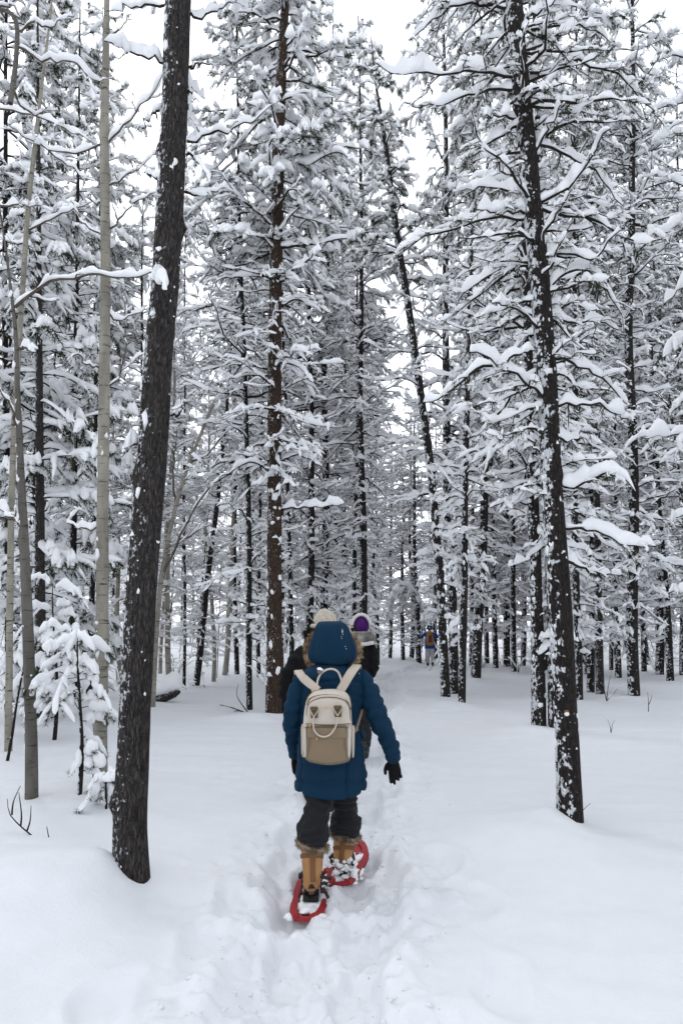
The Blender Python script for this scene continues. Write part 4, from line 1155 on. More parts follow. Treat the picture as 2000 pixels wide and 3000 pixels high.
stick('fallen_twig', 'bare forked dead twig poking out of the snow at lower left', [([(106, 1955), (80, 1925), (45, 1895), (22, 1868), (18, 1835)], 0.1), ([(62, 1910), (70, 1885), (72, 1850)], 0.05), ([(48, 1898), (50, 1870), (44, 1820)], 0.1), ([(28, 1872), (32, 1840), (48, 1805)], 0.1)], dt_, 0.007, seed=4)
stick('fallen_twig', 'short single dead twig right of the forked one at lower left', [([(121, 1957), (113, 1925), (108, 1898)], 0.0)], base_dist(1952 * KD), 0.007, seed=5)
stick('dead_sapling', 'thin dark leaning stem crusted with snow at the left edge', [([(17, 1752), (30, 1680), (38, 1620), (56, 1525), (60, 1470)], 0.0)], base_dist(1750 * KD), 0.022, 'pine_bark_snowy', 0.02, 'sapling', 6, 8)
stick('dead_twig', 'bare twigs in the snow left of the reddish trunk', [([(560, 1636), (540, 1628), (505, 1618)], 0.1), ([(560, 1636), (545, 1632), (520, 1640)], 0.2), ([(572, 1640), (545, 1600), (548, 1570)], 0.0)], base_dist(1636 * KD), 0.012, seed=7, tw=4)
stick('dead_twig', 'thin reddish twig beside the foot of the big right pine', [([(1322, 1895), (1335, 1865), (1355, 1845)], 0.0)], base_dist(1895 * KD), 0.004, seed=8)
stick('dead_twig', 'little forked twig in the open snow on the right', [([(1402, 1684), (1400, 1668), (1394, 1652)], 0.0), ([(1402, 1684), (1406, 1662), (1412, 1655)], 0.0)], base_dist(1684 * KD), 0.006, seed=9)
stick('dead_twig', 'upright weed stalk below the tall stout right-edge pine', [([(1488, 1636), (1488, 1610), (1486, 1590)], 0.0), ([(1488, 1620), (1494, 1606), (1496, 1596)], 0.0)], base_dist(1636 * KD), 0.008, seed=10)
stick('dead_twig', 'weed stalks between the big right pine and the pair of pines', [([(1392, 1610), (1385, 1580), (1372, 1552)], 0.0), ([(1392, 1610), (1396, 1575), (1404, 1540)], 0.0), ([(1392, 1610), (1410, 1590), (1425, 1572)], 0.0)], base_dist(1610 * KD), 0.010, seed=11, tw=5, snow=0.012)
stick('snowy_shrub', 'small snow-covered shrub left of the twin trunks', [([(1190, 1545), (1180, 1525), (1168, 1512)], 0.0), ([(1190, 1545), (1196, 1522), (1210, 1508)], 0.0), ([(1190, 1545), (1188, 1520), (1186, 1500)], 0.0)], base_dist(1545 * KD), 0.012, snow=0.05, cat='shrub', seed=12, tw=8)

# bowed bough over the path near the far hiker
rng = np.random.default_rng(91)
db = 30.5
r = tag(empty('bowed_tree'), 'young tree bent into a white arch above the path, left of the far hiker', 'tree')
for i, (ln, dt) in enumerate((([(978, 1520), (975, 1430), (962, 1378), (940, 1352), (915, 1345), (893, 1385)], -0.5), ([(962, 1378), (935, 1360), (905, 1375), (890, 1410)], 0.5), ([(950, 1362), (930, 1375), (920, 1412)], 0.3), ([(940, 1354), (912, 1352), (900, 1372)], -0.8))):
    add_limb(r, rng, px_line(ln, db, dt), 0.03, 0.12, 0.17, 8, (0.3, 0.8), tw=(0.09, 0.12), droop=0.9, bare=0.0)

# fallen log under its snow cap
d_ = base_dist(1612 * KD)
r = tag(empty('fallen_log'), 'snow-capped broken log end right of the big dark trunk', 'log')
P = np.array([UD(300, 1600, d_ + 0.5), UD(345, 1606, d_ + 0.1), UD(375, 1604, d_), UD(400, 1594, d_ - 0.15), UD(413, 1589, d_ - 0.2)])
me, P2, R2 = trunk_mesh('log', P, [0.11, 0.105, 0.10, 0.085, 0.03], M['pine_bark'], S=12, rough=0.25, seed=3, step=0.05)
link('log', me, r)
V, q = snow_tubes(resample(P[None], 12), np.array([[0.20]]), np.array([[0.26]]), rng, K2=26, S=12, bare=0.0, lump=0.25, soft=2, jitter=0.04, lift=0.09)
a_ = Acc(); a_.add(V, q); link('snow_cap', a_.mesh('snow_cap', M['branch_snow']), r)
# ------------------------------------------------------------------ people
def closed_tube(P, R, S=14, sq=1.0):
    P = np.asarray(P, float)[None]; R = np.asarray(R, float)[None]
    V, q = tubes(P, R, S); K = P.shape[1]
    n = len(V); V = np.vstack([V, P[0, :1], P[0, -1:]])
    a = np.arange(S); b = (a + 1) % S
    t = np.vstack([np.stack([b, a, np.full(S, n)], -1), np.stack([(K - 1) * S + a, (K - 1) * S + b, np.full(S, n + 1)], -1)])
    return V, q, t

def loft(rings):
    """rings (K,S,3) -> closed skin"""
    rings = np.asarray(rings, float); K, S, _ = rings.shape
    V = rings.reshape(-1, 3); q = grid_quads(1, K, S); n = len(V)
    V = np.vstack([V, rings[0].mean(0), rings[-1].mean(0)])
    a = np.arange(S); b = (a + 1) % S
    t = np.vstack([np.stack([b, a, np.full(S, n)], -1), np.stack([(K - 1) * S + a, (K - 1) * S + b, np.full(S, n + 1)], -1)])
    return V, q, t

def ell(cx, cy, z, rx, ry, S=40, p=2.0, dz=None):
    a = np.arange(S) * 2 * math.pi / S
    c, s = np.cos(a), np.sin(a)
    x = np.sign(c) * np.abs(c)**(2 / p) * rx; y = np.sign(s) * np.abs(s)**(2 / p) * ry
    return np.stack([cx + x, cy + y, np.full(S, z) if dz is None else z + dz(x, y)], -1)

def ball(c, r, rot=None):
    V, f = ICO3
    V = V * np.asarray(r)
    return V + np.asarray(c), None, f

def fused(name, shapes, voxel, mat, smooth_it=2, post=None):
    """union of closed shapes as one continuous skin"""
    a = Acc()
    for V, q, t in shapes: a.add(V, q, t)
    me = a.mesh('tmp', None)
    o = bpy.data.objects.new('tmp', me); COL.objects.link(o)
    md = o.modifiers.new('r', 'REMESH'); md.mode = 'VOXEL'; md.voxel_size = voxel
    if smooth_it:
        m2 = o.modifiers.new('s', 'SMOOTH'); m2.factor = 0.5; m2.iterations = smooth_it
    dg = bpy.context.evaluated_depsgraph_get(); dg.update()
    out = bpy.data.meshes.new_from_object(o.evaluated_get(dg))
    bpy.data.objects.remove(o); bpy.data.meshes.remove(me)
    out.name = name
    n = len(out.vertices); co = np.empty(n * 3, np.float32); out.vertices.foreach_get('co', co); co = co.reshape(-1, 3).astype(float)
    if post is not None:
        no = np.empty(n * 3, np.float32); out.vertices.foreach_get('normal', no); no = no.reshape(-1, 3)
        co = co + no * post(co, no)[:, None]
        out.vertices.foreach_set('co', co.astype(np.float32).ravel())
    out.materials.clear(); out.materials.append(mat)
    out.polygons.foreach_set('use_smooth', np.ones(len(out.polygons), bool))
    out.update()
    return out

def seg_dist(co, A, B):
    A, B = np.asarray(A), np.asarray(B); v = B - A
    t = np.clip(((co - A) @ v) / (v @ v), 0, 1)
    return np.linalg.norm(co - (A + t[:, None] * v), axis=1), t * np.linalg.norm(v)

def solid(name, shapes, mat, parent, smooth=True):
    a = Acc()
    for V, q, t in shapes: a.add(V, q, t)
    return link(name, a.mesh(name, mat, smooth), parent)

def ribbon(P, Wd, w, th):
    """flat strap along P (K,3), width direction Wd (K,3)"""
    P = np.asarray(P, float); Wd = np.asarray(Wd, float)
    if Wd.ndim == 1: Wd = np.repeat(Wd[None], len(P), 0)
    T = np.gradient(P, axis=0); T /= np.linalg.norm(T, axis=1, keepdims=True)
    Wd = Wd - T * (Wd * T).sum(1, keepdims=True); Wd /= np.linalg.norm(Wd, axis=1, keepdims=True)
    N = np.cross(T, Wd)
    rings = []
    prof = [(-1, -0.6), (-0.94, -1), (0.94, -1), (1, -0.6), (1, 0.6), (0.94, 1), (-0.94, 1), (-1, 0.6)]
    w = np.broadcast_to(np.asarray(w, float), (len(P),))
    for i in range(len(P)):
        rings.append([P[i] + Wd[i] * w[i] * 0.5 * a + N[i] * th * 0.5 * b for a, b in prof])
    return loft(np.array(rings))

def curve(pts, K=20):
    return resample(np.asarray(pts, float)[None], K)[0]

def box(c, s, rot=0.0):
    bm = bmesh.new(); bmesh.ops.create_cube(bm, size=1.0)
    for v in bm.verts: v.co.x *= s[0]; v.co.y *= s[1]; v.co.z *= s[2]
    bmesh.ops.bevel(bm, geom=bm.edges[:], offset=min(s) * 0.22, segments=2, affect='EDGES')
    bmesh.ops.triangulate(bm, faces=bm.faces[:])
    V = np.array([v.co[:] for v in bm.verts]); F = np.array([[v.index for v in f.verts] for f in bm.faces]); bm.free()
    if rot:
        cr, sr = math.cos(rot), math.sin(rot); V = np.stack([V[:, 0] * cr - V[:, 2] * sr, V[:, 1], V[:, 0] * sr + V[:, 2] * cr], -1)
    return V + np.asarray(c), None, F

def mat_cloth(name, col, weave=600, rough=0.85, sheen=0.15, var=0.85, bstr=0.25):
    m, nt, b = new_mat(name); L = nt.links
    v = coords(nt)
    n1 = node(nt, 'ShaderNodeTexNoise', Scale=9.0, Detail=4.0); L.new(v, n1.inputs['Vector'])
    n2 = node(nt, 'ShaderNodeTexNoise', Scale=float(weave), Detail=2.0); L.new(v, n2.inputs['Vector'])
    n3 = node(nt, 'ShaderNodeTexNoise', Scale=28.0, Detail=3.0); L.new(v, n3.inputs['Vector'])
    r = ramp(nt, n1.outputs['Fac'], [(0.3, tuple(c * var for c in col)), (0.7, col)])
    L.new(r.outputs['Color'], b.inputs['Base Color'])
    b.inputs['Roughness'].default_value = rough
    b.inputs['Specular IOR Level'].default_value = 0.2
    b.inputs['Sheen Weight'].default_value = sheen
    b1 = bump(nt, b, n3.outputs['Fac'], bstr, 0.012)
    bump(nt, b, n2.outputs['Fac'], 0.3, 0.002, b1)
    return m

M['coat_blue'] = mat_cloth('coat_blue', (0.0025, 0.027, 0.060), sheen=0.0)
M['coat_black'] = mat_cloth('coat_black', (0.0045, 0.0045, 0.005), sheen=0.0)
M['jacket_blue'] = mat_cloth('jacket_blue', (0.008, 0.065, 0.27), sheen=0.05)
M['trouser'] = mat_cloth('trouser', (0.015, 0.0145, 0.018), sheen=0.03)
M['grey_trouser'] = mat_plain('grey_trouser', (0.26, 0.25, 0.27), (0.58, 0.56, 0.60), 14, stretch=(1, 1, 2.5))
M['glove'] = mat_cloth('glove', (0.005, 0.005, 0.006), sheen=0.0)
M['boot'] = mat_cloth('boot', (0.42, 0.22, 0.085), 300, sheen=0.1)
M['boot_strap'] = mat_cloth('boot_strap', (0.19, 0.095, 0.045), 300, sheen=0.05)
M['sole'] = mat_plain('sole', (0.012, 0.012, 0.013), (0.07, 0.068, 0.066), 22)
M['fur'] = mat_plain('fur', (0.16, 0.10, 0.055), (0.66, 0.50, 0.34), 16, detail=2.0, bstr=0)
M['grey_fur'] = mat_plain('grey_fur', (0.12, 0.11, 0.105), (0.62, 0.60, 0.57), 9, detail=2.0, bstr=0)
M['boot_fur'] = mat_plain('boot_fur', (0.12, 0.09, 0.06), (0.42, 0.34, 0.25), 22, detail=2.0, bstr=0)
M['cream'] = mat_cloth('cream', (0.60, 0.535, 0.455), 500)
M['khaki'] = mat_cloth('khaki', (0.235, 0.175, 0.115), 420, var=0.9)
M['khaki_dark'] = mat_cloth('khaki_dark', (0.135, 0.10, 0.062), 420)
M['strap'] = mat_cloth('strap', (0.58, 0.50, 0.42), 500)
M['piping'] = mat_cloth('piping', (0.12, 0.088, 0.055), 500)
M['knit_cream'] = mat_plain('knit_cream', (0.42, 0.37, 0.30), (0.66, 0.60, 0.50), 45, bstr=1.0, bdist=0.02)
M['knit_purple'] = mat_plain('knit_purple', (0.045, 0.008, 0.085), (0.085, 0.016, 0.15), 60, bstr=0.8)
M['knit_white'] = mat_plain('knit_white', (0.55, 0.53, 0.50), (0.72, 0.70, 0.67), 60, bstr=0.8)
M['skin'] = mat_plain('skin', (0.42, 0.25, 0.18), (0.52, 0.32, 0.24), 8, rough=0.55, bstr=0.05)
M['hair'] = mat_plain('hair', (0.02, 0.013, 0.009), (0.05, 0.03, 0.02), 40, stretch=(1, 1, 0.2))
M['eye'] = mat_plain('eye', (0.02, 0.015, 0.01), (0.04, 0.03, 0.02), 5, rough=0.2, bstr=0)
M['black_strap'] = mat_plain('black_strap', (0.008, 0.008, 0.009), (0.03, 0.03, 0.032), 40, rough=0.5)
M['orange'] = mat_cloth('orange', (0.42, 0.15, 0.018)); M['pack_grey'] = mat_cloth('pack_grey', (0.055, 0.058, 0.055))
def mat_gloss(name, col, rough=0.35, metal=0.0):
    m = mat_plain(name, tuple(c * 0.8 for c in col), col, 20, rough=rough, bstr=0.1, spec=0.5)
    m.node_tree.nodes['Principled BSDF'].inputs['Metallic'].default_value = metal
    return m
M['red_plastic'] = mat_gloss('red_plastic', (0.34, 0.012, 0.02), 0.55)
M['gold'] = mat_gloss('gold', (0.75, 0.48, 0.20), 0.3, 1.0)
M['steel'] = mat_gloss('steel', (0.30, 0.30, 0.31), 0.35, 1.0)

def fur_strands(rng, pts, nrm, n, ln, spread=0.5, wd=0.0018):
    """hairs standing on points pts (K,3) along directions nrm (K,3)"""
    i = rng.integers(0, len(pts), n)
    p = pts[i] + rng.normal(0, 0.006, (n, 3)); d = nrm[i] + rng.normal(0, spread, (n, 3)); d /= np.linalg.norm(d, axis=1, keepdims=True)
    s = np.cross(d, rng.normal(0, 1, (n, 3))); s /= np.linalg.norm(s, axis=1, keepdims=True)
    l = ln * rng.uniform(0.6, 1.15, (n, 1)); bend = rng.normal(0, 0.3, (n, 3)); bend[:, 2] -= 0.25
    m = p + d * l * 0.55; e = p + d * l + bend * l * 0.4
    V = np.stack([p - s * wd, p + s * wd, m + s * wd * 0.8, m - s * wd * 0.8, e], 1).reshape(-1, 3)
    k = np.arange(n)[:, None] * 5
    return V, k + np.array([[0, 1, 2, 3]]), k + np.array([[3, 2, 4]])

def fur_roll(name, line, r, rng, mat, parent, n=2600, ln=0.05, out=None):
    """a roll of fur along a line"""
    P = curve(line, 48)
    Rr = np.full(48, r); Rr[0] *= 0.5; Rr[-1] *= 0.5
    V, q, t = closed_tube(P, Rr, 10)
    a = Acc(); a.add(V, q, t)
    _, A, B = frames(P[None]); A, B = A[0], B[0]
    ang = np.arange(12) * math.pi / 6
    nr = (np.cos(ang)[None, :, None] * A[:, None] + np.sin(ang)[None, :, None] * B[:, None]).reshape(-1, 3)
    pp = (P[:, None] + r * 0.8 * nr.reshape(48, 12, 3)).reshape(-1, 3)
    if out is not None: nr = nr + out
    V, q, t = fur_strands(rng, pp, nr, n, ln); a.add(V, q, t)
    return link(name, a.mesh(name, mat), parent)

def hand_shapes(wr, palm_dir, side, thumb_side, s=1.0, curl=(0.2, 0.25, 0.5, 0.6), back=None):
    """five fingers on a palm; palm_dir along the hand, side across it towards the thumb"""
    d = np.asarray(palm_dir, float); d /= np.linalg.norm(d)
    u = np.asarray(side, float); u = u - d * (u @ d); u /= np.linalg.norm(u)
    nrm = np.cross(d, u) if back is None else np.asarray(back, float)
    sh = []
    c0 = np.asarray(wr)
    sh.append(closed_tube([c0 - d * 0.02, c0 + d * 0.01, c0 + d * 0.03], [0.034 * s, 0.033 * s, 0.03 * s], 12))
    a = np.arange(16) * math.pi / 8
    rings = []
    for t, w, th in ((0.0, 0.026, 0.020), (0.03, 0.036, 0.022), (0.065, 0.043, 0.021), (0.092, 0.042, 0.017), (0.105, 0.036, 0.012)):
        rings.append([c0 + d * t * s + u * math.cos(k) * w * s + nrm * math.sin(k) * th * s for k in a])
    sh.append(loft(np.array(rings)))
    for i, (off, L) in enumerate(((0.030, 0.082), (0.010, 0.092), (-0.011, 0.086), (-0.031, 0.068))):
        cu = curl[i]; p = c0 + d * 0.088 * s + u * off * s; pts = [p - d * 0.02 * s]; dirv = d + u * off * 1.0; dirv = dirv / np.linalg.norm(dirv)
        rad = [0.0125 * s]
        q = p
        for j, f in enumerate((0.44, 0.30, 0.26)):
            ang = cu * (j + 0.4)
            v = dirv * math.cos(ang) + nrm * math.sin(ang) * thumb_side
            q = q + v * L * f * s; pts.append(q); rad.append((0.0118, 0.0108, 0.0085)[j] * s)
        sh.append(closed_tube(curve(pts, 12), np.interp(np.linspace(0, 1, 12), np.linspace(0, 1, 4), rad), 9))
    b = c0 + d * 0.025 * s + u * 0.026 * s
    tp = [b - u * 0.015 * s, b + u * 0.018 * s + d * 0.02 * s, b + u * 0.035 * s + d * 0.055 * s, b + u * 0.036 * s + d * 0.085 * s]
    sh.append(closed_tube(curve(tp, 12), np.interp(np.linspace(0, 1, 12), [0, 0.5, 1], [0.016 * s, 0.0135 * s, 0.0095 * s]), 9))
    return sh

def make_body(root, J, s=1.0):
    """the continuous figure under the clothes, with a face"""
    hd = np.asarray(J['head'])
    f = np.array(J.get('face', (0, 1.0, 0.0)))
    sd = np.cross(f, (0, 0, 1.0))
    sh = [ball(hd, (0.074 * s, 0.092 * s, 0.108 * s)), ball(hd + f * 0.02 * s + np.array((0, 0, -0.055)) * s, (0.055 * s, 0.062 * s, 0.055 * s)),
          closed_tube([hd + f * 0.085 * s + np.array((0, 0, 0.02)) * s, hd + f * 0.112 * s + np.array((0, 0, -0.022)) * s, hd + f * 0.09 * s + np.array((0, 0, -0.032)) * s], [0.009 * s, 0.015 * s, 0.012 * s], 8),
          closed_tube([hd + f * 0.072 * s - sd * 0.028 * s + np.array((0, 0, -0.062)) * s, hd + f * 0.086 * s + np.array((0, 0, -0.062)) * s, hd + f * 0.072 * s + sd * 0.028 * s + np.array((0, 0, -0.062)) * s], [0.008 * s, 0.011 * s, 0.008 * s], 8)]
    for k in (-1, 1):
        sh.append(ball(hd + sd * k * 0.076 * s, (0.012 * s, 0.02 * s, 0.032 * s)))
        sh.append(closed_tube([J['sh'][k] * 0.6 + J['sh'][-k] * 0.4, J['sh'][k], J['el'][k], J['wr'][k]], np.array([0.05, 0.048, 0.04, 0.028]) * s, 10))
        sh.append(closed_tube([J['hip'][k], J['kn'][k], J['an'][k]], np.array([0.08, 0.055, 0.038]) * s, 12))
        sh.append(closed_tube([J['an'][k], J['toe'][k]], np.array([0.038, 0.03]) * s, 10))
    mid = 0.5 * (J['sh'][-1] + J['sh'][1]); pel = 0.5 * (J['hip'][-1] + J['hip'][1])
    sh.append(closed_tube([hd - np.array((0, 0, 0.05)) * s, mid + np.array((0, 0, -0.02))], np.array([0.05, 0.06]) * s, 12))
    sh.append(closed_tube([mid, 0.5 * (mid + pel), pel], np.array([0.12, 0.105, 0.12]) * s, 16))
    o = link('body', fused('body', sh, 0.010 * s, M['skin'], 2), root)
    a = Acc()
    for k in (-1, 1):
        V, q, t = ball(hd + f * 0.080 * s + sd * k * 0.031 * s + np.array((0, 0, 0.012)) * s, (0.010 * s,) * 3)
        e = Acc(); e.add(V, q, t); link('eye', e.mesh('eye', M['eye']), o)
    V, q, t = ball(hd - f * 0.012 * s + np.array((0, 0, 0.022)) * s, (0.083 * s, 0.093 * s, 0.100 * s))
    e = Acc(); e.add(V, q, t); link('hair', e.mesh('hair', M['hair']), o)
    return o

# ================================================================== the hiker in the blue coat
def C1(x, y, d): return U(780 + 0.29337 * x, 1750 + 0.29337 * y, d)
def C2(x, y, d): return U(800 + 0.22321 * x, 2250 + 0.22321 * y, d)
rng = np.random.default_rng(2001)
DT = 4.85
root = tag(empty('person', (C1(640, 1900, DT)[0], DT, gz(-0.1, DT))), 'hiker in a hooded blue winter coat seen from behind, walking on red snowshoes', 'person', 'hikers on the snowy path')
inv = np.array(root.location[:])
def put(o):
    o.location = tuple(-inv); return o

# coat: torso rings from hem to collar
rows = [(1925, 279, 1001), (1850, 283, 1003), (1750, 291, 1001), (1600, 304, 993), (1450, 322, 976), (1320, 345, 955), (1200, 352, 946), (1080, 345, 955), (960, 335, 968), (860, 330, 985), (790, 338, 992), (740, 362, 972), (705, 410, 925), (680, 470, 860), (655, 530, 790), (625, 560, 760)]
rings = []
for i, (cy, l, r_) in enumerate(rows):
    a, b = C1(l, cy, DT), C1(r_, cy, DT)
    hw = (b[0] - a[0]) / 2
    ry = hw * np.interp(cy, [640, 740, 860, 1200, 1600, 1925], [0.85, 0.62, 0.60, 0.66, 0.70, 0.74])
    yoff = np.interp(cy, [640, 800, 1300, 1925], [0.05, 0.02, 0.0, 0.01])
    dz = (lambda x, y, k=np.interp(cy, [1750, 1925], [0, 1]): 0.035 * k * np.cos(np.clip(x / 0.25, -1, 1) * math.pi / 2) * -1 + 0.012 * k)
    rings.append(ell((a[0] + b[0]) / 2, DT + yoff, a[2], hw, ry, 48, 2.25, dz))
torso = loft(np.array(rings[::-1]))
armR = [C1(920, 790, 4.87), C1(985, 860, 4.86), C1(1045, 1010, 4.83), C1(1112, 1195, 4.80), C1(1175, 1340, 4.82), C1(1235, 1480, 4.86), C1(1265, 1590, 4.90)]
radR = [0.068, 0.073, 0.072, 0.071, 0.064, 0.058, 0.052]
armL = [C1(400, 800, 4.87), C1(330, 880, 4.86), C1(288, 1020, 4.85), C1(262, 1200, 4.86), C1(262, 1330, 4.92), C1(275, 1450, 4.97), C1(284, 1555, 5.01)]
radL = [0.068, 0.070, 0.067, 0.064, 0.060, 0.054, 0.047]
seam_z = [C1(640, y, 4.70)[2] for y in (850, 1060, 1480, 1690, 1850)]
seam_x = [C1(x, 1300, 4.72)[0] for x in (350, 800, 960)]
hem_z = C1(640, 1960, 4.66)[2]
def coat_post(co, no):
    res = np.zeros(len(co)); dmin = np.full(len(co), 9.0); along = np.zeros(len(co)); which = np.zeros(len(co))
    for w, (arm, rad) in enumerate(((armR, radR), (armL, radL))):
        acc = 0
        for i in range(len(arm) - 1):
            dd, tt = seg_dist(co, arm[i], arm[i + 1]); m = dd / rad[i] < dmin
            dmin = np.where(m, dd / rad[i], dmin); along = np.where(m, acc + tt, along); which = np.where(m, w, which)
            acc += np.linalg.norm(arm[i + 1] - arm[i])
    sl = ss(1.35, 1.12, dmin) * ss(0.10, 0.18, along)
    tor = 1 - sl
    for z in seam_z: res -= tor * 0.010 * np.exp(-((co[:, 2] - z + 0.01 * vnoise(co[:, 0] * 6, co[:, 1] * 0)) / 0.010)**2)
    for x in seam_x: res -= tor * 0.013 * np.exp(-((co[:, 0] - x) / 0.009)**2) * (co[:, 1] < DT)
    res += tor * (0.009 * fbm(co[:, 0] * 7, co[:, 1] * 7, co[:, 2] * 10, seed=3, octs=2) + 0.004 * fbm(co[:, 0] * 16 + co[:, 2] * 6, co[:, 1] * 9, co[:, 2] * 26, seed=19, octs=2))
    ph = along / 0.082 + 0.35 * vnoise(co[:, 0] * 9, co[:, 1] * 9, co[:, 2] * 9, seed=5)
    fold = np.abs(np.sin(ph * math.pi))**0.45 - 0.72
    amp = 0.012 + 0.012 * np.exp(-((along - 0.30) / 0.10)**2)
    res += sl * amp * fold + sl * 0.009 * fbm(co[:, 0] * 14, co[:, 1] * 14, co[:, 2] * 22, seed=8, octs=2)
    res -= tor * 0.009 * np.exp(-((co[:, 2] - hem_z - 0.045) / 0.008)**2)
    return res
coat = put(link('coat', fused('coat', [torso, closed_tube(curve(armR, 26), np.interp(np.linspace(0, 1, 26), np.linspace(0, 1, 7), radR), 18), closed_tube(curve(armL, 26), np.interp(np.linspace(0, 1, 26), np.linspace(0, 1, 7), radL), 18)], 0.0088, M['coat_blue'], 3, coat_post), root))
for arm, rr in ((armR, 0.050), (armL, 0.045)):
    v = arm[-1] - arm[-2]; v /= np.linalg.norm(v)
    V, q, t = closed_tube([arm[-1] - v * 0.02, arm[-1] - v * 0.005, arm[-1] + v * 0.02, arm[-1] + v * 0.028], [rr * 0.9, rr, rr * 0.98, rr * 0.85], 18)
    o = solid('cuff', [(V, q, t)], M['coat_blue'], coat)
# side pocket flap seen right of the waist
a = Acc(); V, q, t = ribbon(curve([C1(945, 1330, 4.86), C1(965, 1355, 4.86), C1(985, 1405, 4.86)], 8), (0.2, 1, 0.1), 0.10, 0.008); a.add(V, q, t)
link('pocket_flap', a.mesh('pocket_flap', M['coat_blue']), coat)

# hood
hrow = [(672, 490, 845), (640, 440, 880), (600, 418, 900), (540, 412, 904), (470, 430, 892), (400, 458, 862), (340, 472, 843), (290, 490, 818), (262, 503, 798), (246, 522, 775), (238, 550, 745), (234, 600, 695)]
th = np.radians(np.linspace(-128, 128, 49))
HV = []
for cy, l, r_ in hrow:
    a, b = C1(l, cy, 4.86), C1(r_, cy, 4.86); hw = (b[0] - a[0]) / 2
    ry = np.interp(cy, [234, 239, 247, 263, 300, 450, 668], [0.015, 0.05, 0.08, 0.11, 0.135, 0.155, 0.13])
    push = np.interp(cy, [234, 400, 668], [0.0, 0.0, 0.03])
    sq = np.sign(np.sin(th)) * np.abs(np.sin(th))**0.9
    seam = 1 - 0.07 * np.exp(-((np.abs(np.degrees(th)) - 50) / 4.5)**2) + 0.03 * np.exp(-((np.abs(np.degrees(th)) - 66) / 9)**2)
    pts = np.stack([(a[0] + b[0]) / 2 + hw * sq * seam, 4.88 + push - ry * np.cos(th) * seam, np.full(len(th), a[2])], -1)
    pts += 0.008 * fbm(pts[:, 0] * 15, pts[:, 1] * 15, pts[:, 2] * 15, seed=4)[:, None] * np.array((1, 1, 0.3))
    HV.append(pts)
HV = np.array(HV)
nr, nc = HV.shape[:2]
i, j = np.meshgrid(np.arange(nr - 1), np.arange(nc - 1), indexing='ij'); a_ = i * nc + j
hood = link('hood', mesh_np('hood', HV.reshape(-1, 3), np.stack([a_, a_ + 1, a_ + nc + 1, a_ + nc], -1).reshape(-1, 4), None, [M['coat_blue']]), root); put(hood)
md = hood.modifiers.new('thick', 'SOLIDIFY'); md.thickness = 0.014; md.offset = -1
md = hood.modifiers.new('sub', 'SUBSURF'); md.levels = 1; md.render_levels = 1
edge = np.vstack([HV[:, 0], HV[::-1, -1]])
edge[:, 1] += 0.015
left_roll = [C1(500, 688, 4.92), C1(440, 668, 4.95), C1(414, 600, 4.97), C1(408, 520, 4.98), C1(424, 450, 4.99), C1(468, 385, 5.0), C1(530, 345, 5.02), C1(640, 325, 5.03), C1(760, 345, 5.02), C1(845, 385, 5.0), C1(905, 450, 4.98), C1(925, 520, 4.97), C1(918, 600, 4.95), C1(880, 650, 4.93), C1(830, 672, 4.90)]
fr = fur_roll('fur_trim', left_roll, 0.012, rng, M['fur'], root, 5200, 0.021, np.array((0, -0.2, 0))); put(fr)

# figure under the clothes
J = dict(head=C1(655, 440, 4.93), sh={-1: C1(400, 800, 4.87), 1: C1(920, 790, 4.87)}, el={-1: armL[3], 1: armR[3]}, wr={-1: armL[-1], 1: armR[-1]},
         hip={-1: C1(520, 1700, 4.86), 1: C1(760, 1700, 4.87)}, kn={-1: C2(560, 620, 4.76), 1: C2(950, 620, 4.95)}, an={-1: C2(515, 1450, 4.60), 1: C2(905, 1330, 4.98)},
         toe={-1: C2(500, 1640, 4.72), 1: C2(930, 1400, 5.12)})
put(make_body(root, J))

# gloves
dR = C1(1285, 1800, 4.93) - armR[-1]
gl = link('glove', fused('glove', hand_shapes(armR[-1] + 0.012 * dR / np.linalg.norm(dR), dR, (-1, 0.25, 0.1), 1, 1.05, (0.05, 0.12, 0.45, 0.65), back=np.array((0.3, 0.95, 0.1))), 0.004, M['glove'], 2), root); put(gl)
dL = C1(285, 1700, 5.04) - armL[-1]
gl = link('glove', fused('glove', hand_shapes(armL[-1] + 0.005 * dL / np.linalg.norm(dL), dL, (0.3, 1, 0.1), 1, 0.98, (0.25, 0.3, 0.35, 0.4), back=np.array((1, -0.2, 0.1))), 0.004, M['glove'], 2), root); put(gl)

# trousers
def leg_rings(rows, d0, d1, y0, y1, fn):
    out = []
    for cy, l, r_ in rows:
        d = np.interp(cy, [y0, y1], [d0, d1]); a, b = fn(l, cy, d), fn(r_, cy, d); hw = (b[0] - a[0]) / 2
        out.append(ell((a[0] + b[0]) / 2, d, a[2], hw, hw * 1.05, 32, 2.3))
    return loft(np.array(out[::-1]))
def tr_post(co, no):
    up = ss(0.15, 0.6, co[:, 2])
    w = fbm(co[:, 0] * 9, co[:, 1] * 9, co[:, 2] * 26 + 3 * co[:, 0], seed=13, octs=3)
    s2 = np.sin((co[:, 2] * 34 + 2.6 * vnoise(co[:, 0] * 8, co[:, 1] * 8, co[:, 2] * 5, seed=3)) * math.pi)
    return 0.010 * w + 0.006 * s2
legL = leg_rings([(150, 430, 760), (300, 415, 755), (400, 412, 752), (500, 422, 748), (600, 402, 742), (660, 385, 730), (700, 345, 722), (760, 328, 718), (850, 326, 722), (920, 330, 735), (965, 345, 733)], 4.84, 4.66, 150, 965, C2)
legR = leg_rings([(150, 745, 1100), (300, 762, 1098), (400, 768, 1096), (500, 785, 1108), (560, 795, 1118), (640, 782, 1118), (690, 750, 1150), (740, 744, 1156), (810, 752, 1146), (862, 800, 1140)], 4.86, 4.98, 150, 862, C2)
pel = closed_tube([C1(520, 1780, 4.86), C1(640, 1760, 4.86), C1(760, 1780, 4.87)], [0.11, 0.13, 0.11], 20)
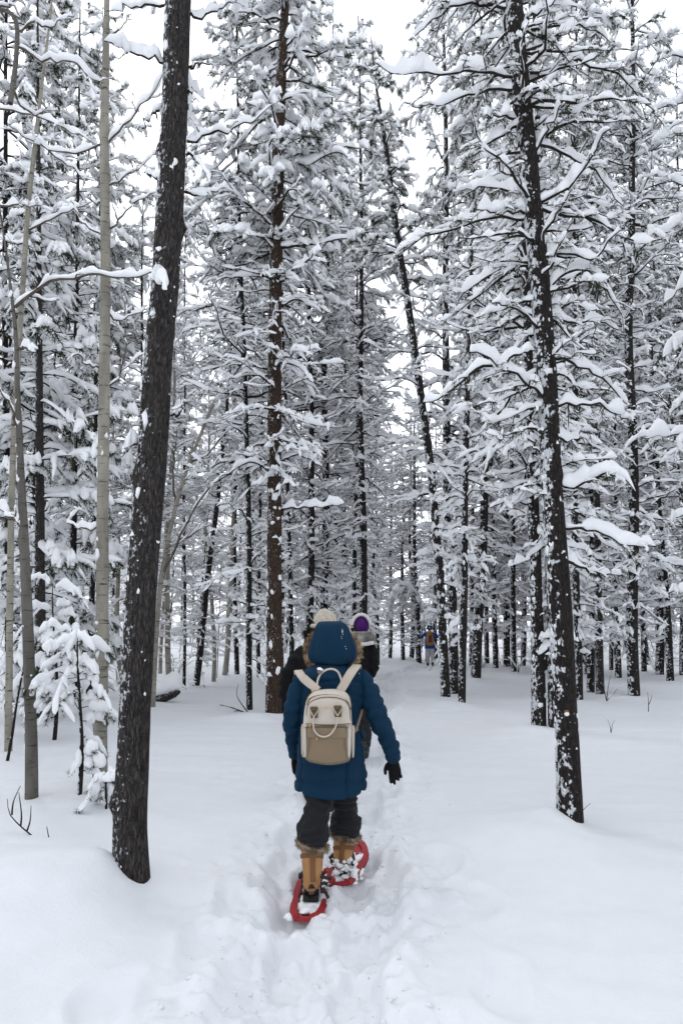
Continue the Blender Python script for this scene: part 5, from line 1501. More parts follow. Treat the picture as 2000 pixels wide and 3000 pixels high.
put(link('trousers', fused('trousers', [legL, legR, pel], 0.007, M['trouser'], 2, tr_post), root))

# boots: shaft, foot, sole, leather straps and a fur cuff
def boot(k, shaft_rows, d0, d1, y0, y1, heel, toe, cuff, strap_c):
    sh = []
    for cy, l, r_ in shaft_rows:
        d = np.interp(cy, [y0, y1], [d0, d1]); a, b = C2(l, cy, d), C2(r_, cy, d); hw = (b[0] - a[0]) / 2
        sh.append(ell((a[0] + b[0]) / 2, d, a[2], hw, hw * 1.08, 28, 2.2))
    an = sh[-1].mean(0)
    foot = closed_tube(curve([heel + np.array((0, 0.0, 0.035)), 0.5 * (heel + toe) + np.array((0, 0, 0.06)), toe + np.array((0, 0, 0.035))], 12), np.interp(np.linspace(0, 1, 12), [0, 0.25, 0.7, 1], [0.045, 0.058, 0.054, 0.034]), 16)
    ank = closed_tube([an + np.array((0, 0, 0.06)), 0.5 * an + 0.5 * (heel * 0.8 + toe * 0.2) + np.array((0, 0, 0.03)), heel * 0.75 + toe * 0.25 + np.array((0, 0, 0.04))], [0.062, 0.060, 0.055], 16)
    def bp(co, no): return 0.004 * fbm(co[:, 0] * 14, co[:, 1] * 14, co[:, 2] * 18, seed=k, octs=2)
    b_ = link('boot', fused('boot', [loft(np.array(sh[::-1])), foot, ank], 0.006, M['boot'], 2, bp), root); put(b_)
    v = toe - heel; L = np.linalg.norm(v); v = v / L
    up = np.array((0, 0, 1.0)) - v * v[2]; up /= np.linalg.norm(up); sd = np.cross(v, up)
    rr = []
    for zz in (-0.006, 0.018):
        ring = []
        for a in np.arange(24) * math.pi / 12:
            x = math.sin(a); t_ = (math.cos(a) * 0.5 + 0.5)
            ring.append(heel + v * (t_ * (L + 0.06) - 0.03) + sd * x * (0.042 + 0.010 * t_) + up * zz)
        rr.append(ring)
    solid('sole', [loft(np.array(rr))], M['sole'], b_)
    # back strip and cross strap
    back = [np.array((r.mean(0)[0] + strap_c, r[:, 1].min() - 0.004, r[0, 2])) for r in sh]
    wv = [0.036] * len(back)
    sA = ribbon(curve(back, 16), (1, 0, 0), 0.034, 0.006)
    rg = sh[2]; ix = np.argsort(np.abs(np.arctan2(rg[:, 0] - rg.mean(0)[0], -(rg[:, 1] - rg.mean(0)[1]))))
    ang = np.radians(np.linspace(-72, 72, 17)); c = rg.mean(0); rx = np.ptp(rg[:, 0]) / 2 + 0.004; ry = np.ptp(rg[:, 1]) / 2 + 0.004
    band = np.stack([c[0] + rx * np.sin(ang), c[1] - ry * np.cos(ang), c[2] + 0.004 - 0.022 * (np.abs(ang) / 1.2)**2], -1)
    sB = ribbon(band, (0, 0, 1.0), 0.026, 0.006)
    solid('leather_strap', [sA, sB], M['boot_strap'], b_)
    # fur
    P = curve(cuff + [cuff[0]], 60)[:-1]
    fur_roll('fur_cuff', cuff + [cuff[0]], 0.012, rng, M['boot_fur'], b_, 2600, 0.018)
    return b_
def ring_line(l, r_, cy, d, drop=0.0, n=12, over=1.0):
    a, b = C2(l, cy, d), C2(r_, cy, d); hw = (b[0] - a[0]) / 2 * over; c = (a + b) / 2
    return [np.array((c[0] + hw * math.sin(t), d - hw * 1.05 * math.cos(t), a[2] + drop * math.sin(t))) for t in np.arange(n) * 2 * math.pi / n]
heelL, toeL = C2(500, 1790, 4.58), C2(500, 1800, 4.80)
heelL[2] = gz(*heelL[:2]) + 0.105; toeL = np.array((heelL[0] - 0.01, 4.80, gz(-0.15, 4.80) + 0.045))
boot(1, [(930, 352, 660), (1010, 358, 662), (1100, 366, 658), (1250, 376, 648), (1380, 388, 642), (1440, 398, 640)], 4.665, 4.62, 930, 1440, heelL, toeL, ring_line(330, 700, 1010, 4.665, -0.02), 0.006)
heelR = np.array(C2(905, 1400, 4.95)); heelR[2] = gz(*heelR[:2]) + 0.05; toeR = heelR + np.array((0.03, 0.19, 0.015))
boot(2, [(845, 800, 1085), (910, 795, 1080), (1000, 790, 1062), (1150, 786, 1035), (1280, 784, 1015)], 4.985, 4.98, 845, 1280, heelR, toeR, ring_line(765, 1120, 880, 4.985, -0.015), -0.01)

# ------------------------------------------------------------------ snowshoes
def snowshoe(label, c, yaw, pitch, L=0.66, W=0.245, tail_up=0.0, heel_strap=None, seed=0):
    rng = np.random.default_rng(seed)
    r = tag(empty('snowshoe', c), label, 'snowshoe', 'snowshoes of the blue-coated hiker')
    r.rotation_euler = (pitch, 0, yaw)
    def hw(t):                                # half width along the shoe, tail 0 -> tip 1
        return W * 0.5 * np.interp(t, [0, 0.04, 0.12, 0.25, 0.42, 0.58, 0.80, 0.93, 1.0], [0.42, 0.55, 0.72, 0.80, 0.82, 0.95, 1.0, 0.78, 0.42])
    def zl(t): return 0.05 * ss(0.80, 1.0, t) + 0.012 * ss(0.12, 0.0, t)
    ts = np.linspace(0, 1, 22)
    def plate(t0, t1, f0, f1, th=0.012, z0=0.0, n=8):
        """slab between fractions f0..f1 of the half width"""
        rg = []
        for t in np.linspace(t0, t1, n):
            x0, x1 = hw(t) * f0, hw(t) * f1; y = (t - 0.45) * L; z = zl(t) + z0
            rg.append([(x0, y, z - th), (x1, y, z - th), (x1, y, z), (x0, y, z)])
        return loft(np.array(rg))
    shp = []
    for k in (-1, 1):
        line = np.array([(k * hw(t) * 0.93, (t - 0.45) * L, zl(t) + 0.008) for t in ts])
        shp.append(ribbon(line, (1, 0, 0), 0.044, 0.028))
    shp += [plate(0.0, 0.05, -1, 1, 0.02), plate(0.05, 0.16, -0.35, 0.35, 0.014), plate(0.16, 0.20, -0.95, 0.95, 0.014), plate(0.20, 0.44, -0.78, -0.25, 0.010, -0.004), plate(0.20, 0.44, 0.25, 0.78, 0.010, -0.004),
            plate(0.44, 0.50, -0.95, 0.95, 0.014), plate(0.66, 1.0, -0.92, 0.92, 0.012, 0.0), plate(0.50, 0.66, -0.92, -0.55, 0.01), plate(0.50, 0.66, 0.55, 0.92, 0.01)]
    solid('deck', shp, M['red_plastic'], r, False)
    for k in (-1, 1):
        for t in (0.08, 0.22, 0.40, 0.60, 0.74):
            solid('tooth', [closed_tube([(k * hw(t) * 0.9, (t - 0.45) * L, -0.01), (k * hw(t) * 0.9, (t - 0.45) * L, -0.032)], [0.008, 0.002], 6)], M['steel'], r)
    solid('vent_slot', [box((0, (0.105 - 0.45) * L, zl(0.1) + 0.003), (0.055, 0.014, 0.006))], M['black_strap'], r)
    return r
cL = np.array((C2(500, 1700, 4.66)[0], 4.70, 0)); cL[2] = max(gz(cL[0], 4.45), gz(cL[0], 4.7), gz(cL[0], 4.9)) + 0.0
shoeL = snowshoe('red snowshoe with its tail dragging under the lifted near boot', cL, math.radians(-6), math.radians(1), seed=1)
cR = np.array((C2(960, 1400, 5.12)[0], 5.14, 0)); cR[2] = max(gz(cR[0], 4.9), gz(cR[0], 5.15), gz(cR[0], 5.4)) - 0.006
shoeR = snowshoe('red snowshoe planted flat under the forward boot, dusted with snow', cR, math.radians(-9), math.radians(1.0), seed=2)

def binding(shoe, heel, toe, tails):
    b = np.array(shoe.location[:])
    v = toe - heel; L = np.linalg.norm(v); v /= L
    up = np.array((0, 0, 1.0)) - v * v[2]; up /= np.linalg.norm(up); sd = np.cross(v, up)
    def hoop(t, w, h, wid, tilt=0.0, a0=-100, a1=100):
        an = np.radians(np.linspace(a0, a1, 22))
        P = np.array([heel + v * (t * L + tilt * math.cos(a)) + sd * math.sin(a) * w + up * (0.02 + math.cos(a) * h) for a in an]) - b
        return ribbon(P, v, wid, 0.006)
    # the heel strap goes round behind the ankle
    an = np.radians(np.linspace(-110, 110, 24))
    P = np.array([heel + v * (0.055 - 0.085 * math.cos(a)) + sd * math.sin(a) * 0.066 + up * 0.085 for a in an]) - b
    o = solid('binding', [hoop(0.85, 0.062, 0.085, 0.035), hoop(0.55, 0.064, 0.105, 0.03, 0.01), ribbon(P, up, 0.032, 0.006),
        ribbon(np.array([heel + sd * 0.06 + v * 0.02 + up * 0.0, heel + sd * 0.064 + v * 0.04 + up * 0.09]) - b, v, 0.028, 0.006), ribbon(np.array([heel - sd * 0.06 + v * 0.02 + up * 0.0, heel - sd * 0.064 + v * 0.04 + up * 0.09]) - b, v, 0.028, 0.006),
        box(0.5 * (heel + toe) - b + np.array((0, 0, -0.012)), (0.10, 0.20, 0.012)), box(heel + sd * 0.072 + up * 0.07 - b, (0.02, 0.035, 0.03)), box(heel - sd * 0.072 + up * 0.07 - b, (0.02, 0.035, 0.03))], M['black_strap'], shoe)
    o2 = [ribbon(curve(np.array(tl) - b, 10), (0, 0.3, 1), 0.02, 0.005) for tl in tails]
    if o2: solid('strap_tail', o2, M['black_strap'], shoe)
    for x in (o,) + tuple(c for c in shoe.children if c.name.startswith('strap_tail')):
        x.matrix_parent_inverse = shoe.matrix_basis.to_3x3().to_4x4().inverted()
    return o
bpy.context.view_layer.update()
binding(shoeL, heelL, toeL, [[C2(620, 1420, 4.56), C2(690, 1440, 4.55), C2(765, 1455, 4.55)], [C2(630, 1520, 4.55), C2(670, 1510, 4.54), C2(715, 1525, 4.54)], [C2(650, 1570, 4.55), C2(690, 1640, 4.55), C2(725, 1710, 4.55)], [C2(350, 1640, 4.56), C2(345, 1700, 4.55), C2(340, 1760, 4.55)]])
binding(shoeR, heelR, toeR, [[C2(790, 1130, 5.0), C2(760, 1165, 5.0), C2(735, 1185, 5.0)]])
# powder lying on and round the shoes
def powder(shoe, n, seed, extra=()):
    rng = np.random.default_rng(seed); b = np.array(shoe.location[:])
    C = np.stack([rng.uniform(-0.10, 0.10, n), rng.uniform(-0.28, 0.34, n), rng.uniform(-0.004, 0.008, n)], -1)
    s = rng.uniform(0.012, 0.05, n)
    R_ = np.stack([s, s * 1.2, s * 0.42], -1)
    a = Acc()
    V, f = blobs(C, R_, rng, ICO2, 0.16); a.add(V, None, f)
    for e_ in extra: V, f = blobs([e_[0]], [e_[1]], rng, ICO3, 0.06); a.add(V, None, f)
    o = link('powder_snow', a.mesh('powder_snow', M['branch_snow']), shoe); o['kind'] = 'stuff'
powder(shoeL, 22, 5, [((0.0, -0.09, -0.004), (0.10, 0.06, 0.028)), ((0.10, 0.0, -0.01), (0.06, 0.10, 0.03))]); powder(shoeR, 70, 6, [((-0.05, -0.02, 0.0), (0.06, 0.10, 0.03))])
rng2 = np.random.default_rng(8); nn = 70
C_ = np.stack([heelR[0] + rng2.normal(0.015, 0.045, nn), 4.93 + rng2.normal(0, 0.03, nn), heelR[2] + rng2.uniform(-0.03, 0.10, nn)], -1)
s_ = rng2.uniform(0.006, 0.026, nn); V, f = blobs(C_, np.stack([s_, s_, s_ * 0.8], -1), rng2, ICO2, 0.2); a = Acc(); a.add(V, None, f)
o = link('powder_snow', a.mesh('powder_snow', M['branch_snow']), shoeR); o['kind'] = 'stuff'; o.matrix_parent_inverse = shoeR.matrix_basis.inverted()
# ------------------------------------------------------------------ the cream and khaki backpack
DP = 4.56
pack = tag(empty('backpack', tuple(C1(620, 1660, 4.62))), 'cream and khaki backpack on the back of the blue-coated hiker', 'backpack')
pinv = np.array(pack.location[:])
def pput(o, par=None):
    if o.parent is pack: o.location = tuple(-pinv)
    return o
def outline(pts, d, n=72):
    p = np.array([C1(x, y, d) for x, y in pts])
    p = np.vstack([p[-2:], p, p[:3]]); 
    q = resample(p[None], (len(p) - 1) * 8 + 1)[0][16:-16 - 8 + 8]
    s = np.r_[0, np.cumsum(np.linalg.norm(np.diff(q, axis=0), axis=1))]
    tt = np.linspace(0, s[-1], n, endpoint=False)
    return np.stack([np.interp(tt, s, q[:, k]) for k in range(3)], -1)
def slab(pts, d_front, d_back, d_ref, inset=0.012, n=72, bulge=0.0):
    """closed outline with rounded edges between two depths; d_back is the side facing the camera"""
    o = outline(pts, d_ref, n); c = o.mean(0)
    w = max(np.ptp(o[:, 0]), np.ptp(o[:, 2])) / 2
    rings = []
    for k, ins in ((0.0, 1.0), (0.12, 0.25), (0.3, 0.0), (0.7, 0.0), (0.88, 0.3), (0.97, 0.75), (1.0, 1.3)):
        f = 1 - ins * inset / w; r = c + (o - c) * f; r[:, 1] = d_front + (d_back - d_front) * k; rings.append(r)
    for f, dp in ((0.75, bulge * 0.5), (0.4, bulge * 0.9)):
        r = c + (o - c) * f; r[:, 1] = d_back - dp; rings.append(r)
    return loft(np.array(rings))
main = [(480, 945), (560, 928), (680, 925), (770, 942), (822, 990), (843, 1080), (853, 1250), (852, 1400), (850, 1500), (838, 1588), (800, 1638), (640, 1664), (450, 1640), (388, 1600), (362, 1520), (360, 1400), (366, 1280), (376, 1150), (396, 1050), (430, 985)]
pput(solid('main_bag', [slab(main, 4.715, DP + 0.02, DP + 0.04, 0.022, bulge=0.004)], M['cream'], pack))
front = [(400, 1275), (400, 1150), (412, 1085), (450, 1040), (530, 1012), (620, 1006), (715, 1014), (790, 1046), (828, 1110), (838, 1200), (838, 1275), (620, 1282)]
fp = pput(solid('front_panel', [slab(front, DP + 0.03, DP + 0.004, DP + 0.01, 0.010)], M['cream'], pack))
poc = [(404, 1300), (430, 1284), (620, 1288), (770, 1286), (798, 1305), (800, 1400), (803, 1500), (822, 1592), (790, 1638), (630, 1662), (460, 1638), (392, 1592), (402, 1500), (400, 1400)]
pk = pput(solid('front_pocket', [slab(poc, DP + 0.04, DP - 0.012, DP, 0.012, bulge=0.006)], M['khaki'], pack))
flp = [(412, 1318), (440, 1300), (620, 1304), (770, 1302), (792, 1318), (800, 1385), (790, 1402), (620, 1406), (420, 1396), (408, 1380)]
pput(solid('pocket_flap', [slab(flp, DP, DP - 0.024, DP - 0.01, 0.005)], M['khaki'], pack))
pput(solid('pocket_opening', [slab([(408, 1290), (620, 1284), (795, 1290), (798, 1308), (620, 1310), (408, 1308)], DP, DP - 0.018, DP - 0.01, 0.004)], M['khaki_dark'], pack))
for xs in ((348, 372), (852, 880)):
    a, b = xs
    sp_ = [(a, 1300), ((a + b) / 2, 1272 if a < 600 else 1290), (b, 1300), (b, 1450), (b - 2 if a < 600 else b - 6, 1585), ((a + b) / 2 + (8 if a < 600 else -8), 1600), (a + 4, 1560), (a, 1450)]
    pput(solid('side_pocket', [slab(sp_, 4.69, DP + 0.04, DP + 0.06, 0.006)], M['cream'], pack))
    cx_ = 385 if a < 600 else 828
    pput(solid('side_strip', [ribbon(curve([C1(cx_, 1300, DP), C1(cx_, 1450, DP - 0.004), C1(cx_ + (4 if a < 600 else -4), 1595, DP)], 12), (1, 0, 0), 0.018, 0.012)], M['cream'], pack))
def piping(name, pts, d, r, mat, K=40):
    return pput(solid(name, [closed_tube(curve([C1(x, y, d) for x, y in pts], K), np.full(K, r), 7)], M[mat], pack))
piping('piping', [(400, 1270), (402, 1130), (420, 1075), (460, 1035), (540, 1004), (620, 997), (720, 1006), (795, 1040), (832, 1110), (842, 1260)], DP + 0.008, 0.0026, 'piping')
piping('zipper', [(405, 1075), (440, 1010), (520, 980), (620, 972), (730, 982), (800, 1030), (842, 1120)], DP + 0.024, 0.0042, 'khaki_dark')
piping('zipper', [(395, 1055), (428, 985), (480, 944), (560, 928), (680, 926), (770, 944), (824, 992), (846, 1090)], 4.655, 0.006, 'khaki_dark')
piping('piping', [(395, 1262), (620, 1275), (840, 1262)], DP - 0.001, 0.0022, 'piping')
piping('piping', [(388, 1602), (450, 1642), (630, 1667), (800, 1641), (838, 1592)], DP + 0.004, 0.004, 'khaki')
piping('piping', [(432, 1405), (424, 1500), (402, 1600)], DP - 0.016, 0.0016, 'khaki_dark'); piping('piping', [(775, 1405), (784, 1500), (808, 1600)], DP - 0.016, 0.0016, 'khaki_dark')
piping('top_handle', [(512, 925), (508, 880), (514, 825), (545, 762), (600, 724), (660, 716), (712, 742), (742, 805), (755, 870), (762, 915)], 4.63, 0.0068, 'strap')
piping('front_handle', [(474, 1195), (468, 1255), (478, 1325), (520, 1376), (580, 1392), (640, 1368), (688, 1300), (706, 1235), (710, 1195)], DP - 0.034, 0.0058, 'strap')
for cx_, cy_ in ((476, 1118), (712, 1106)):
    b = pput(solid('handle_tab', [box(C1(cx_, cy_, DP - 0.004), (0.050, 0.014, 0.032)), box(C1(cx_ + 3, cy_ + 50, DP - 0.004), (0.044, 0.012, 0.046))], M['khaki_dark'], pack))
    solid('tab_ring', [closed_tube(curve([C1(cx_ - 36, cy_ + 12, DP - 0.014), C1(cx_ - 20, cy_ + 45, DP - 0.024), C1(cx_ - 2, cy_ + 78, DP - 0.034)], 8), np.full(8, 0.0030), 6), closed_tube(curve([C1(cx_ + 36, cy_ + 12, DP - 0.014), C1(cx_ + 20, cy_ + 45, DP - 0.024), C1(cx_ - 2, cy_ + 78, DP - 0.034)], 8), np.full(8, 0.0030), 6)], M['strap'], b)
    solid('buckle', [box(C1(cx_ - 36, cy_ + 14, DP - 0.014), (0.005, 0.006, 0.018)), box(C1(cx_ + 36, cy_ + 14, DP - 0.014), (0.005, 0.006, 0.018))], M['gold'], b)
for cx_, cy_, d_, rot in ((436, 1285, DP - 0.03, 0.12), (503, 1418, DP - 0.03, 0.0), (462, 942, 4.64, 0.9), (424, 1012, DP + 0.03, 0.5), (412, 1046, DP + 0.03, 0.4)):
    pput(solid('zip_pull', [box(C1(cx_, cy_, d_), (0.009, 0.006, 0.024), rot)], M['gold'], pack))
def sstrap(pts, ds, w):
    P = curve([C1(x, y, d) for (x, y), d in zip(pts, ds)], 26)
    T = np.gradient(P, axis=0); N = np.array([(0, -1.0, 0.25)] * 26); N[13:] = (0, -0.6, 0.8)
    Wd = np.cross(T, N)
    return pput(solid('shoulder_strap', [ribbon(P, Wd, w, 0.012)], M['strap'], pack))
sstrap([(520, 925), (470, 890), (420, 850), (365, 800), (330, 752), (318, 735), (318, 790)], [4.66, 4.685, 4.70, 4.715, 4.77, 4.86, 4.97], np.interp(np.linspace(0, 1, 26), [0, 0.3, 1], [0.046, 0.056, 0.056]))
sstrap([(735, 935), (770, 880), (815, 800), (858, 735), (890, 695), (905, 680), (905, 750)], [4.66, 4.685, 4.70, 4.725, 4.78, 4.87, 4.98], np.interp(np.linspace(0, 1, 26), [0, 0.3, 1], [0.056, 0.060, 0.060]))
a = pput(solid('lower_strap', [ribbon(curve([C1(878, 1350, 4.66), C1(900, 1310, 4.68), C1(925, 1230, 4.72), C1(952, 1140, 4.79), C1(960, 1100, 4.85)], 14), (1, 0, 0.3), 0.017, 0.005), box(C1(897, 1318, 4.675), (0.028, 0.008, 0.026), 0.3)], M['khaki'], pack))
pput(solid('strap_keeper', [box(C1(535, 742, 4.625), (0.032, 0.022, 0.030), 0.6)], M['khaki'], pack))
V, f = blobs([C1(528, 715, 4.625), C1(550, 722, 4.622)], [(0.016, 0.012, 0.011), (0.012, 0.01, 0.008)], rng, ICO2, 0.2); a = Acc(); a.add(V, None, f); pput(link('snow_dab', a.mesh('snow_dab', M['branch_snow']), pack))
tx = bpy.data.curves.new('logo', 'FONT'); tx.body = 'Lovevook'; tx.size = 0.0155; tx.shear = 0.35; tx.extrude = 0.0006; tx.align_x = 'CENTER'
tx.materials.append(M['gold'])
lt = bpy.data.objects.new('tmp_text', tx); COL.objects.link(lt); bpy.context.view_layer.update()
lm = bpy.data.meshes.new_from_object(lt.evaluated_get(bpy.context.evaluated_depsgraph_get())); lm.name = 'logo'; bpy.data.objects.remove(lt)
lo = bpy.data.objects.new('logo', lm); COL.objects.link(lo); lo.parent = pack
lo.location = tuple(C1(597, 1112, DP - 0.0015) - pinv); lo.rotation_euler = (math.pi / 2, 0, 0)
lo['label'] = 'small gold script lettering'
# flecks of snow on hood and shoulder
rngs = np.random.default_rng(12)
a = Acc()
fl = np.array([C1(755 + rngs.normal(0, 5), y, 4.735 + 0.0004 * (abs(y - 400)) * 0) for y in (318, 332, 345, 352, 368, 392, 410)] + [C1(797, 515, 4.75), C1(788, 490, 4.75), C1(925, 760, 4.74), C1(880, 745, 4.74), C1(700, 690, 4.80)])
V, f = blobs(fl, np.repeat(rngs.uniform(0.002, 0.0042, (len(fl), 1)), 3, 1), rngs, ICO1, 0.2); a.add(V, None, f)
put(link('snow_flecks', a.mesh('snow_flecks', M['branch_snow']), root))['kind'] = 'stuff'

# ================================================================== the other hikers, built in their own frames (facing +y, feet at z = 0)
def hiker(label, x, y, s, coat_mat, trouser_mat, hem, hw, arms, hat=None, fur=None, hood=None, face=(0, 1, 0), stride=0.16, group='hikers on the snowy path', boots='sole', lean=0.0, turn=0.0, glove=True, vox=0.010):
    root = tag(empty('person', (x, y, gz(x, y) + 0.01)), label, 'person', group)
    root.rotation_euler = (0, 0, turn); root.scale = (s, s, s)
    A = lambda *p: np.array(p, float)
    J = dict(head=A(0, 0.05 + lean, 1.56), sh={-1: A(-0.17, 0.0 + lean * 0.8, 1.36), 1: A(0.17, 0.0 + lean * 0.8, 1.36)}, el={-1: A(*arms[0][0]), 1: A(*arms[1][0])}, wr={-1: A(*arms[0][1]), 1: A(*arms[1][1])},
             hip={-1: A(-0.085, 0, 0.86), 1: A(0.085, 0, 0.86)}, kn={-1: A(-0.09, stride * 0.4, 0.48), 1: A(0.09, -stride * 0.1, 0.48)}, an={-1: A(-0.09, stride, 0.09), 1: A(0.09, -stride, 0.09)},
             toe={-1: A(-0.10, stride + 0.15, 0.04), 1: A(0.10, -stride + 0.15, 0.04)}, face=face)
    make_body(root, J)
    zs = [hem, hem + 0.12, 0.80, 0.95, 1.05, 1.18, 1.30, 1.37, 1.41, 1.45]
    ws = [hw * 1.12, hw * 1.12, hw * 1.08, hw * 1.0, hw * 0.96, hw * 1.02, hw * 1.05, hw * 0.95, hw * 0.62, hw * 0.42]
    ord_ = np.argsort(zs); rg = [ell(0, lean * np.clip((zs[i] - 0.8) / 0.6, 0, 1), zs[i], ws[i], ws[i] * (0.68 if zs[i] < 1.4 else 0.85), 36, 2.3) for i in ord_]
    sh = [loft(np.array(rg))]
    for k in (-1, 1):
        sh.append(closed_tube(curve([J['sh'][k] * A(0.8, 1, 1), J['sh'][k] * A(1.05, 1, 1) - A(0, 0, 0.04), 0.5 * (J['sh'][k] + J['el'][k]), J['el'][k], 0.5 * (J['el'][k] + J['wr'][k]), J['wr'][k]], 22), np.interp(np.linspace(0, 1, 22), [0, 0.2, 0.5, 0.75, 1], [0.062, 0.075, 0.072, 0.062, 0.05]), 14))
    def post(co, no):
        return 0.012 * fbm(co[:, 0] * 8, co[:, 1] * 8, co[:, 2] * 16, seed=int(abs(x) * 100) % 50, octs=3) + 0.005 * np.sin(co[:, 2] * 60)
    link('coat', fused('coat', sh, vox, coat_mat, 3, post), root)
    ls = []
    for k in (-1, 1):
        ls.append(closed_tube(curve([J['hip'][k] + A(0, 0, 0.08), 0.5 * (J['hip'][k] + J['kn'][k]), J['kn'][k], 0.5 * (J['kn'][k] + J['an'][k]), J['an'][k] + A(0, 0, 0.05)], 20), np.interp(np.linspace(0, 1, 20), [0, 0.4, 0.7, 1], [0.10, 0.088, 0.078, 0.068]), 16))
    def tp(co, no): return 0.012 * fbm(co[:, 0] * 9, co[:, 1] * 9, co[:, 2] * 20, seed=4, octs=3)
    link('trousers', fused('trousers', ls + [ball((0, 0, 0.90), (0.165, 0.13, 0.12))], vox, trouser_mat, 2, tp), root)
    for k in (-1, 1):
        an, to = J['an'][k], J['toe'][k]
        link('boot', fused('boot', [closed_tube([an + A(0, 0, 0.12), an, an - A(0, 0.0, 0.03)], [0.06, 0.056, 0.05], 14), closed_tube(curve([an - A(0, 0.06, 0.045), 0.5 * (an + to) + A(0, 0, 0.0), to + A(0, 0.02, 0)], 10), np.interp(np.linspace(0, 1, 10), [0, 0.6, 1], [0.044, 0.05, 0.035]), 14)], 0.009, M[boots], 2), root)
        if glove:
            d = J['wr'][k] - J['el'][k]
            link('glove', fused('glove', hand_shapes(J['wr'][k], d, (0, 1, 0.1), 1, 1.08, (0.3, 0.35, 0.4, 0.45), back=A(-k, 0, 0)), 0.006, M['glove'], 1), root)
    return root, J

def knit_hat(root, c, rx, rz, mat, brim=None, pom=None, name='knit_hat'):
    V, f = ICO3
    V = V.copy(); keep = V[:, 2] > -0.45
    W = V * np.array((rx, rx * 1.08, rz)) * (1 + 0.05 * np.sin(np.arctan2(V[:, 1], V[:, 0]) * 9 + V[:, 2] * 6)[:, None] + 0.03 * np.sin(V[:, 2] * 22)[:, None])
    o = solid(name, [(W + np.asarray(c), None, f)], M[mat], root)
    if brim:
        P = [np.asarray(c) + np.array((rx * 1.04 * math.cos(a), rx * 1.12 * math.sin(a), -rz * 0.32)) for a in np.linspace(0, 2 * math.pi, 25)]
        solid('brim', [closed_tube(curve(P, 40), np.full(40, brim[1]), 10)], M[brim[0]], o)
    if pom:
        rr = np.random.default_rng(5); n = 1500; d = rr.normal(0, 1, (n, 3)); d /= np.linalg.norm(d, axis=1, keepdims=True)
        a = Acc(); V, q, t = fur_strands(rr, np.repeat(np.asarray(c)[None] + np.array((0, 0, rz * 1.05)), n, 0) , d, n, pom, 0.1, 0.003); a.add(V, q, t)
        link('pompom', a.mesh('pompom', M[mat]), o)
    return o

# black-coated hiker with the cream hat, just ahead on the left
DB = 6.9
xb = C1(545, 500, DB)[0]
sB = (C1(585, 130, DB)[2] - gz(xb, DB)) / 1.73
rB, JB = hiker('hiker in black coat and cream knitted hat, mostly hidden behind the blue hood', xb, DB, sB, M['coat_black'], M['trouser'], 0.66, 0.235, (((-0.29, -0.05, 1.14), (-0.33, 0.06, 0.94)), ((0.26, -0.02, 1.12), (0.25, 0.12, 0.88))))
hx = (C1(585, 200, DB)[0] - xb) / sB
knit_hat(rB, (hx, 0.04, 1.615), 0.112, 0.118, 'knit_cream', ('knit_cream', 0.022))
hb = []
for t in np.linspace(0, 1, 9):
    w = np.interp(t, [0, 0.5, 1], [0.19, 0.175, 0.10]); hb.append(ell(hx * 0.5 - 0.03 * t * 0, 0.0, 1.33 + 0.22 * t, w, w * 0.8, 28, 2.2))
solid('collar_hood', [loft(np.array(hb))], M['coat_black'], rB)
fur_roll('fur_collar', [(hx + 0.17 * math.cos(a), 0.02 + 0.13 * math.sin(a), 1.50) for a in np.linspace(math.pi * 0.95, math.pi * 2.05, 9)], 0.03, np.random.default_rng(4), M['coat_black'], rB, 1800, 0.04)

# black-coated hiker with the purple hat
DC = 9.3
xc = C1(905, 400, DC)[0]
hc = C1(945, 400, DC)[0] - xc
sC = (C1(945, 183, DC)[2] - gz(xc, DC)) / 1.74
rC, JC = hiker('hiker in black coat with fluffy grey hood and purple hat, behind the blue hood', xc, DC, sC, M['coat_black'], M['trouser'], 0.74, 0.165, (((-0.19, 0.02, 1.10), (-0.17, 0.16, 0.92)), ((0.205, 0.0, 1.10), (0.17, 0.14, 0.92))))
ht = knit_hat(rC, (hc, 0.03, 1.615), 0.105, 0.125, 'knit_purple')
P = [(hc + 0.12 * math.cos(a), -0.055, 1.60 + 0.145 * math.sin(a)) for a in np.linspace(-0.15, math.pi + 0.15, 13)]
solid('hat_edge', [closed_tube(curve(P, 30), np.full(30, 0.022), 10)], M['knit_white'], ht)
P = [(0.115 * math.cos(a), 0.05 + 0.12 * math.sin(a), 1.535) for a in np.linspace(0, 2 * math.pi, 17)]
hr = []
for t in np.linspace(0, 1, 7):
    w = np.interp(t, [0, 0.35, 0.8, 1], [0.15, 0.175, 0.14, 0.09]); hr.append(ell(hc - 0.01, -0.05, 1.38 + 0.15 * t, w, 0.11, 28, 2.3))
hdC = solid('hood_back', [loft(np.array(hr))], M['grey_fur'], rC)
a = Acc(); rr = np.random.default_rng(6); pts = np.array(hr[1:-1]).reshape(-1, 3); nn_ = pts - np.array((hc, -0.05, 1.43)); nn_ /= np.linalg.norm(nn_, axis=1, keepdims=True)
V, q, t = fur_strands(rr, pts, nn_, 2600, 0.035, 0.5, 0.002); a.add(V, q, t); link('fur', a.mesh('fur', M['grey_fur']), hdC)
solid('hood_edge', [ribbon(curve([(hc - 0.13, -0.165, 1.40), (hc - 0.05, -0.175, 1.375), (hc + 0.06, -0.175, 1.378), (hc + 0.155, -0.16, 1.395)], 14), (0, -0.2, 1), 0.045, 0.02)], M['knit_white'], rC)

